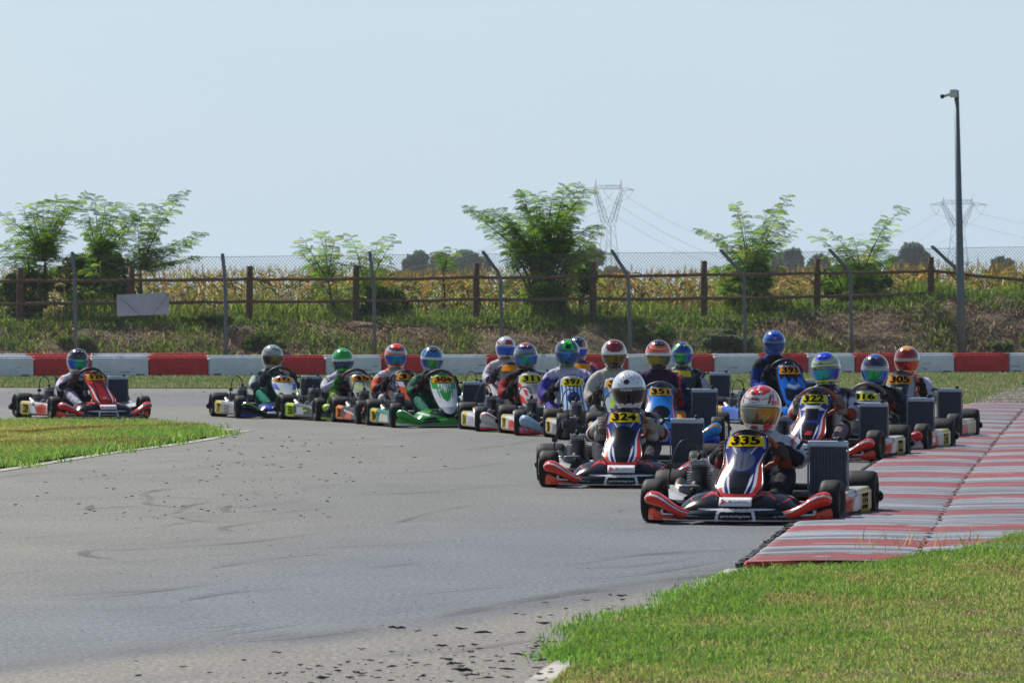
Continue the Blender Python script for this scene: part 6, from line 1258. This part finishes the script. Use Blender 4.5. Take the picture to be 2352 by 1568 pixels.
KS.append(dict(id='377', swz=-.02, x=625, d=59.9, ytop=791, yaw=14, num='377', bib=('shovel', -0.04, (196, 204, 214), [('pm', [(0, .0), (.9, .0), (1.1, .30), (.5, .38), (0, .2)], (26, 36, 60)), ('pm', [(.0, .22), (.5, .40), (1.1, .36), (1.1, .40), (.5, .44), (0, .26)], (200, 220, 50)), ('pm', [(.7, .1), (.8, .1), (.9, .36), (.8, .36)], (190, 220, 40)), ('pm', [(.5, .45), (1.1, .5), (1.1, .66), (.7, .7)], (70, 90, 190))] + plate((240, 160, 50))), fairing=f_generic((30, 36, 60), (34, 60, 170), (24, 28, 50), (K, LM), extra=[('pm', [(.08, .09), (.24, .10), (.33, .15), (.2, .15)], (50, 80, 220)), ('pm', [(.16, .05), (.28, .06), (.3, .08), (.18, .08)], (220, 224, 230))]), pod=side((130, 134, 140), (220, 190, 50), [('p', [(.3, .28), (.55, .28), (.55, .62), (.3, .62)], (60, 64, 72)), ('b', (.0, 1, .7, 1.1), (180, 184, 190))]), podnum='377', wheelcol=((60, 60, 64), (60, 60, 64)),
    label='navy and silver kart with lime lines at the back of the left group',
    driver=dict(label='driver in a silver helmet and green and white suit', head=6, suit=dict(torso=(30, 92, 76), upper=(186, 204, 200), shoulder=(40, 70, 64), fore=(64, 66, 82), thigh=(24, 130, 110), shin=(26, 130, 108), side=(160, 176, 170), trim=(20, 80, 60)), glove=((54, 50, 66), (60, 58, 70)),
        helmet=dict(base=(164, 170, 166), visor=((130, 110, 20), (30, 24, 50), 45, 0), vent=(150, 156, 152), shapes=[('s', (.06, .2, .75, 14, 70), (120, 126, 110)), ('e', (0, 76, 70, 16), (150, 158, 160)), ('b', (-78, 78, 9, 12), (150, 30, 40)), ('pm', [(0, -40), (80, -36), (70, -56), (0, -56)], (176, 172, 140)), ('pm', [(86, -30), (120, -10), (120, 40), (96, 30)], (136, 140, 120))]))))
KS.append(dict(id='329', x=178, d=59.5, ytop=800, yaw=23, num='329', bib=('spirit', 0.0, (150, 30, 30), SP_B[:3] + [('pm', [(0, .055), (.42, .055), (.30, .62), (0, .66)], (170, 32, 30)), ('pm', [(.42, .06), (.58, .06), (.5, .6), (.36, .66)], (26, 30, 60)), ('pm', [(.5, .66), (1, .62), (.95, .95), (.7, .95)], (226, 70, 40)), ('b', (-.14, .14, .17, .21), (150, 160, 170))] + plate((238, 186, 40))), fkey='spirit', fairing=F_SPIRIT, fplate=True, pod=SPOD, podnum='329', ptext=[('SPIRIT', .27, (226, 90, 60))], wheelcol=((30, 30, 32), (40, 30, 30)),
    label='leftmost kart, red and black, alone behind the grass island',
    driver=dict(label='leftmost driver in a black and white helmet with green blue visor', head=-2, suit=dict(torso=(36, 34, 60), upper=(206, 204, 220), fore=(30, 30, 66), shoulder=(210, 208, 222), trim=(190, 50, 40), thigh=(60, 58, 66), shin=(206, 202, 214), side=(190, 190, 206), knee=(110, 108, 114)), glove=((90, 60, 60), (40, 40, 50)),
        helmet=dict(base=(22, 22, 28), visor=((20, 200, 110), (20, 50, 210), 50, 0), vent=(22, 22, 26), shapes=[('pm', [(0, -56), (70, -56), (100, -40), (120, 10), (100, 14), (88, -32), (0, -36)], (196, 196, 196)), ('pm', [(60, 30), (100, 20), (130, 60), (90, 66)], (190, 190, 192)), ('pm', [(64, 34), (90, 28), (100, 50), (80, 54)], (110, 30, 34)), ('r', (0, 26, 22, 8, .6), (130, 134, 140))]))))
KS.append(dict(id='399', swz=.10, x=1778, d=56.8, ytop=758, yaw=12, num='393', bib=('wide', 0.14, (32, 112, 214), [('pm', [(0, .1), (.8, .2), (.7, .45), (0, .4)], (16, 20, 40)), ('pm', [(0, .42), (.5, .48), (.4, .54), (0, .5)], (180, 196, 210)), ('pm', [(.0, .68), (.3, .56), (.5, .70), (.8, .62), (.9, .76), (0, .76)], (18, 24, 50)), ('b', (-2, 2, .94, 1.1), (30, 40, 60))] + plate((240, 164, 50))), fairing=f_generic((34, 118, 214), (30, 90, 190), (40, 140, 226), ((30, 60, 160), (210, 220, 230)), extra=[('b', (-.06, .06, .12, .15), (230, 232, 236))]), pod=side((40, 100, 200), (230, 170, 60)), wheelcol=((40, 42, 46), (40, 42, 46)),
    label='all blue kart with number 393 behind the nearest helmet',
    driver=dict(label='tall upright driver in an all blue helmet and navy suit', head=-6, suit=dict(torso=(24, 26, 40), upper=(30, 56, 130), shoulder=(28, 30, 44), fore=(30, 60, 180), thigh=(24, 26, 44), shin=(24, 26, 44), side=(30, 60, 150), trim=(20, 20, 26)), glove=((24, 26, 34), (24, 26, 34)),
        helmet=dict(base=(24, 84, 186), visor=((28, 80, 150), (20, 60, 140), 60, 0), vent=(30, 100, 200), badge=[(-6, 22, 11, 5, (206, 130, 130))], shapes=[('b', (-84, 84, 9, 26), (20, 50, 120)), ('s', (.05, .15, .9, 26, 80), (60, 140, 220)), ('pm', [(0, -56), (90, -56), (90, -34), (0, -38)], (24, 80, 170))]))))
KS.append(dict(id='312', x=1567, d=58.8, ytop=785, yaw=-3, num=None, bib=('wide', .06, (40, 40, 48), plate((220, 200, 60))), fairing=f_generic((30, 32, 40), (60, 60, 66), (180, 180, 184), (W_, K)), pod=side((190, 190, 190), YL), wheelcol=((50, 50, 52), (50, 50, 52)), rad=1.2,
    label='kart mostly hidden behind blue kart 351 with only its radiator showing',
    driver=dict(label='driver in a lime and blue helmet partly behind the orange helmeted driver', head=0, suit=dict(torso=(26, 28, 44), upper=(196, 198, 212), shoulder=(30, 30, 44), fore=(190, 190, 206), side=(200, 200, 214), thigh=(30, 30, 40), shin=(30, 30, 40)),
        helmet=dict(base=(26, 60, 150), visor=((60, 200, 60), (40, 40, 190), 55, 10), vent=(170, 226, 30), shapes=[('p', [(-60, 14), (-30, 30), (-20, 62), (-50, 50)], (170, 226, 30)), ('p', [(10, 40), (40, 60), (80, 40), (60, 20), (40, 44)], (170, 226, 30)), ('pm', [(80, -10), (110, 0), (120, 50), (90, 40)], (150, 214, 40)), ('pm', [(0, -56), (60, -56), (80, -34), (40, -36), (20, -48), (0, -44)], (176, 226, 40)), ('pm', [(86, -50), (110, -40), (104, -20), (84, -34)], (160, 216, 40))]))))
KS.append(dict(id='302', x=1161, d=64.0, ytop=772, yaw=6, num=None, bib=('wide', .06, (60, 60, 66), plate(OR)), fairing=f_generic((60, 60, 64), (200, 200, 200), (180, 60, 50), (W_, K)), pod=side((160, 160, 160), YL), wheelcol=((60, 60, 64), (60, 60, 64)),
    label='kart hidden behind kart 311 with its silver engine showing on the left',
    driver=dict(label='driver in a white and red helmet and white suit looking over the red suited driver', head=10, suit=dict(torso=(206, 204, 208), upper=(206, 204, 208), fore=(200, 198, 204), shoulder=(206, 200, 202), trim=(190, 60, 50), chest=(190, 50, 50), cuff=(60, 60, 80), thigh=(206, 150, 160), shin=(190, 190, 196)), glove=((50, 50, 70), (60, 60, 80)),
        helmet=dict(base=(206, 206, 204), visor=((30, 100, 230), (30, 80, 200), 60, 0), vent=(206, 206, 206), shapes=[('p', [(-24, 18), (-20, 42), (24, 42), (28, 18)], (176, 40, 46)), ('pm', [(50, 20), (90, 40), (100, 30), (60, 12)], (180, 50, 50)), ('pm', [(90, -50), (130, -40), (130, 20), (100, 10)], (190, 110, 110)), ('pm', [(0, -50), (60, -48), (70, -40), (0, -42)], (150, 110, 110))]))))
KS.append(dict(id='307', x=1326, d=62.2, ytop=773, yaw=4, num=None, bib=('round', .10, (36, 90, 190), BLUE_B + plate(OR)), fairing=f_generic((26, 70, 190), (24, 60, 180), (30, 140, 224), ((240, 120, 40), (236, 200, 60))), pod=side((70, 120, 200), (226, 176, 60)), wheelcol=((60, 62, 66), (60, 62, 66)),
    label='blue kart hidden behind pinstriped kart 397',
    driver=dict(label='driver in a dark blue and orange helmet peeking from behind the green helmet', head=4, suit=dict(torso=(30, 50, 120), upper=(30, 60, 140), shoulder=(190, 60, 50), fore=(30, 40, 90), thigh=(30, 30, 60), shin=(30, 30, 60)),
        helmet=dict(base=(34, 34, 60), visor=((30, 90, 220), (30, 70, 200), 60, 0), vent=(60, 60, 90), strip=(190, 190, 196), shapes=[('b', (-60, 60, 12, 36), (206, 140, 100)), ('p', [(-20, 12), (20, 12), (26, 60), (-26, 60)], (40, 40, 80)), ('b', (-50, 50, -56, -34), (150, 160, 170))]))))
for c in KS: make_kart(c)
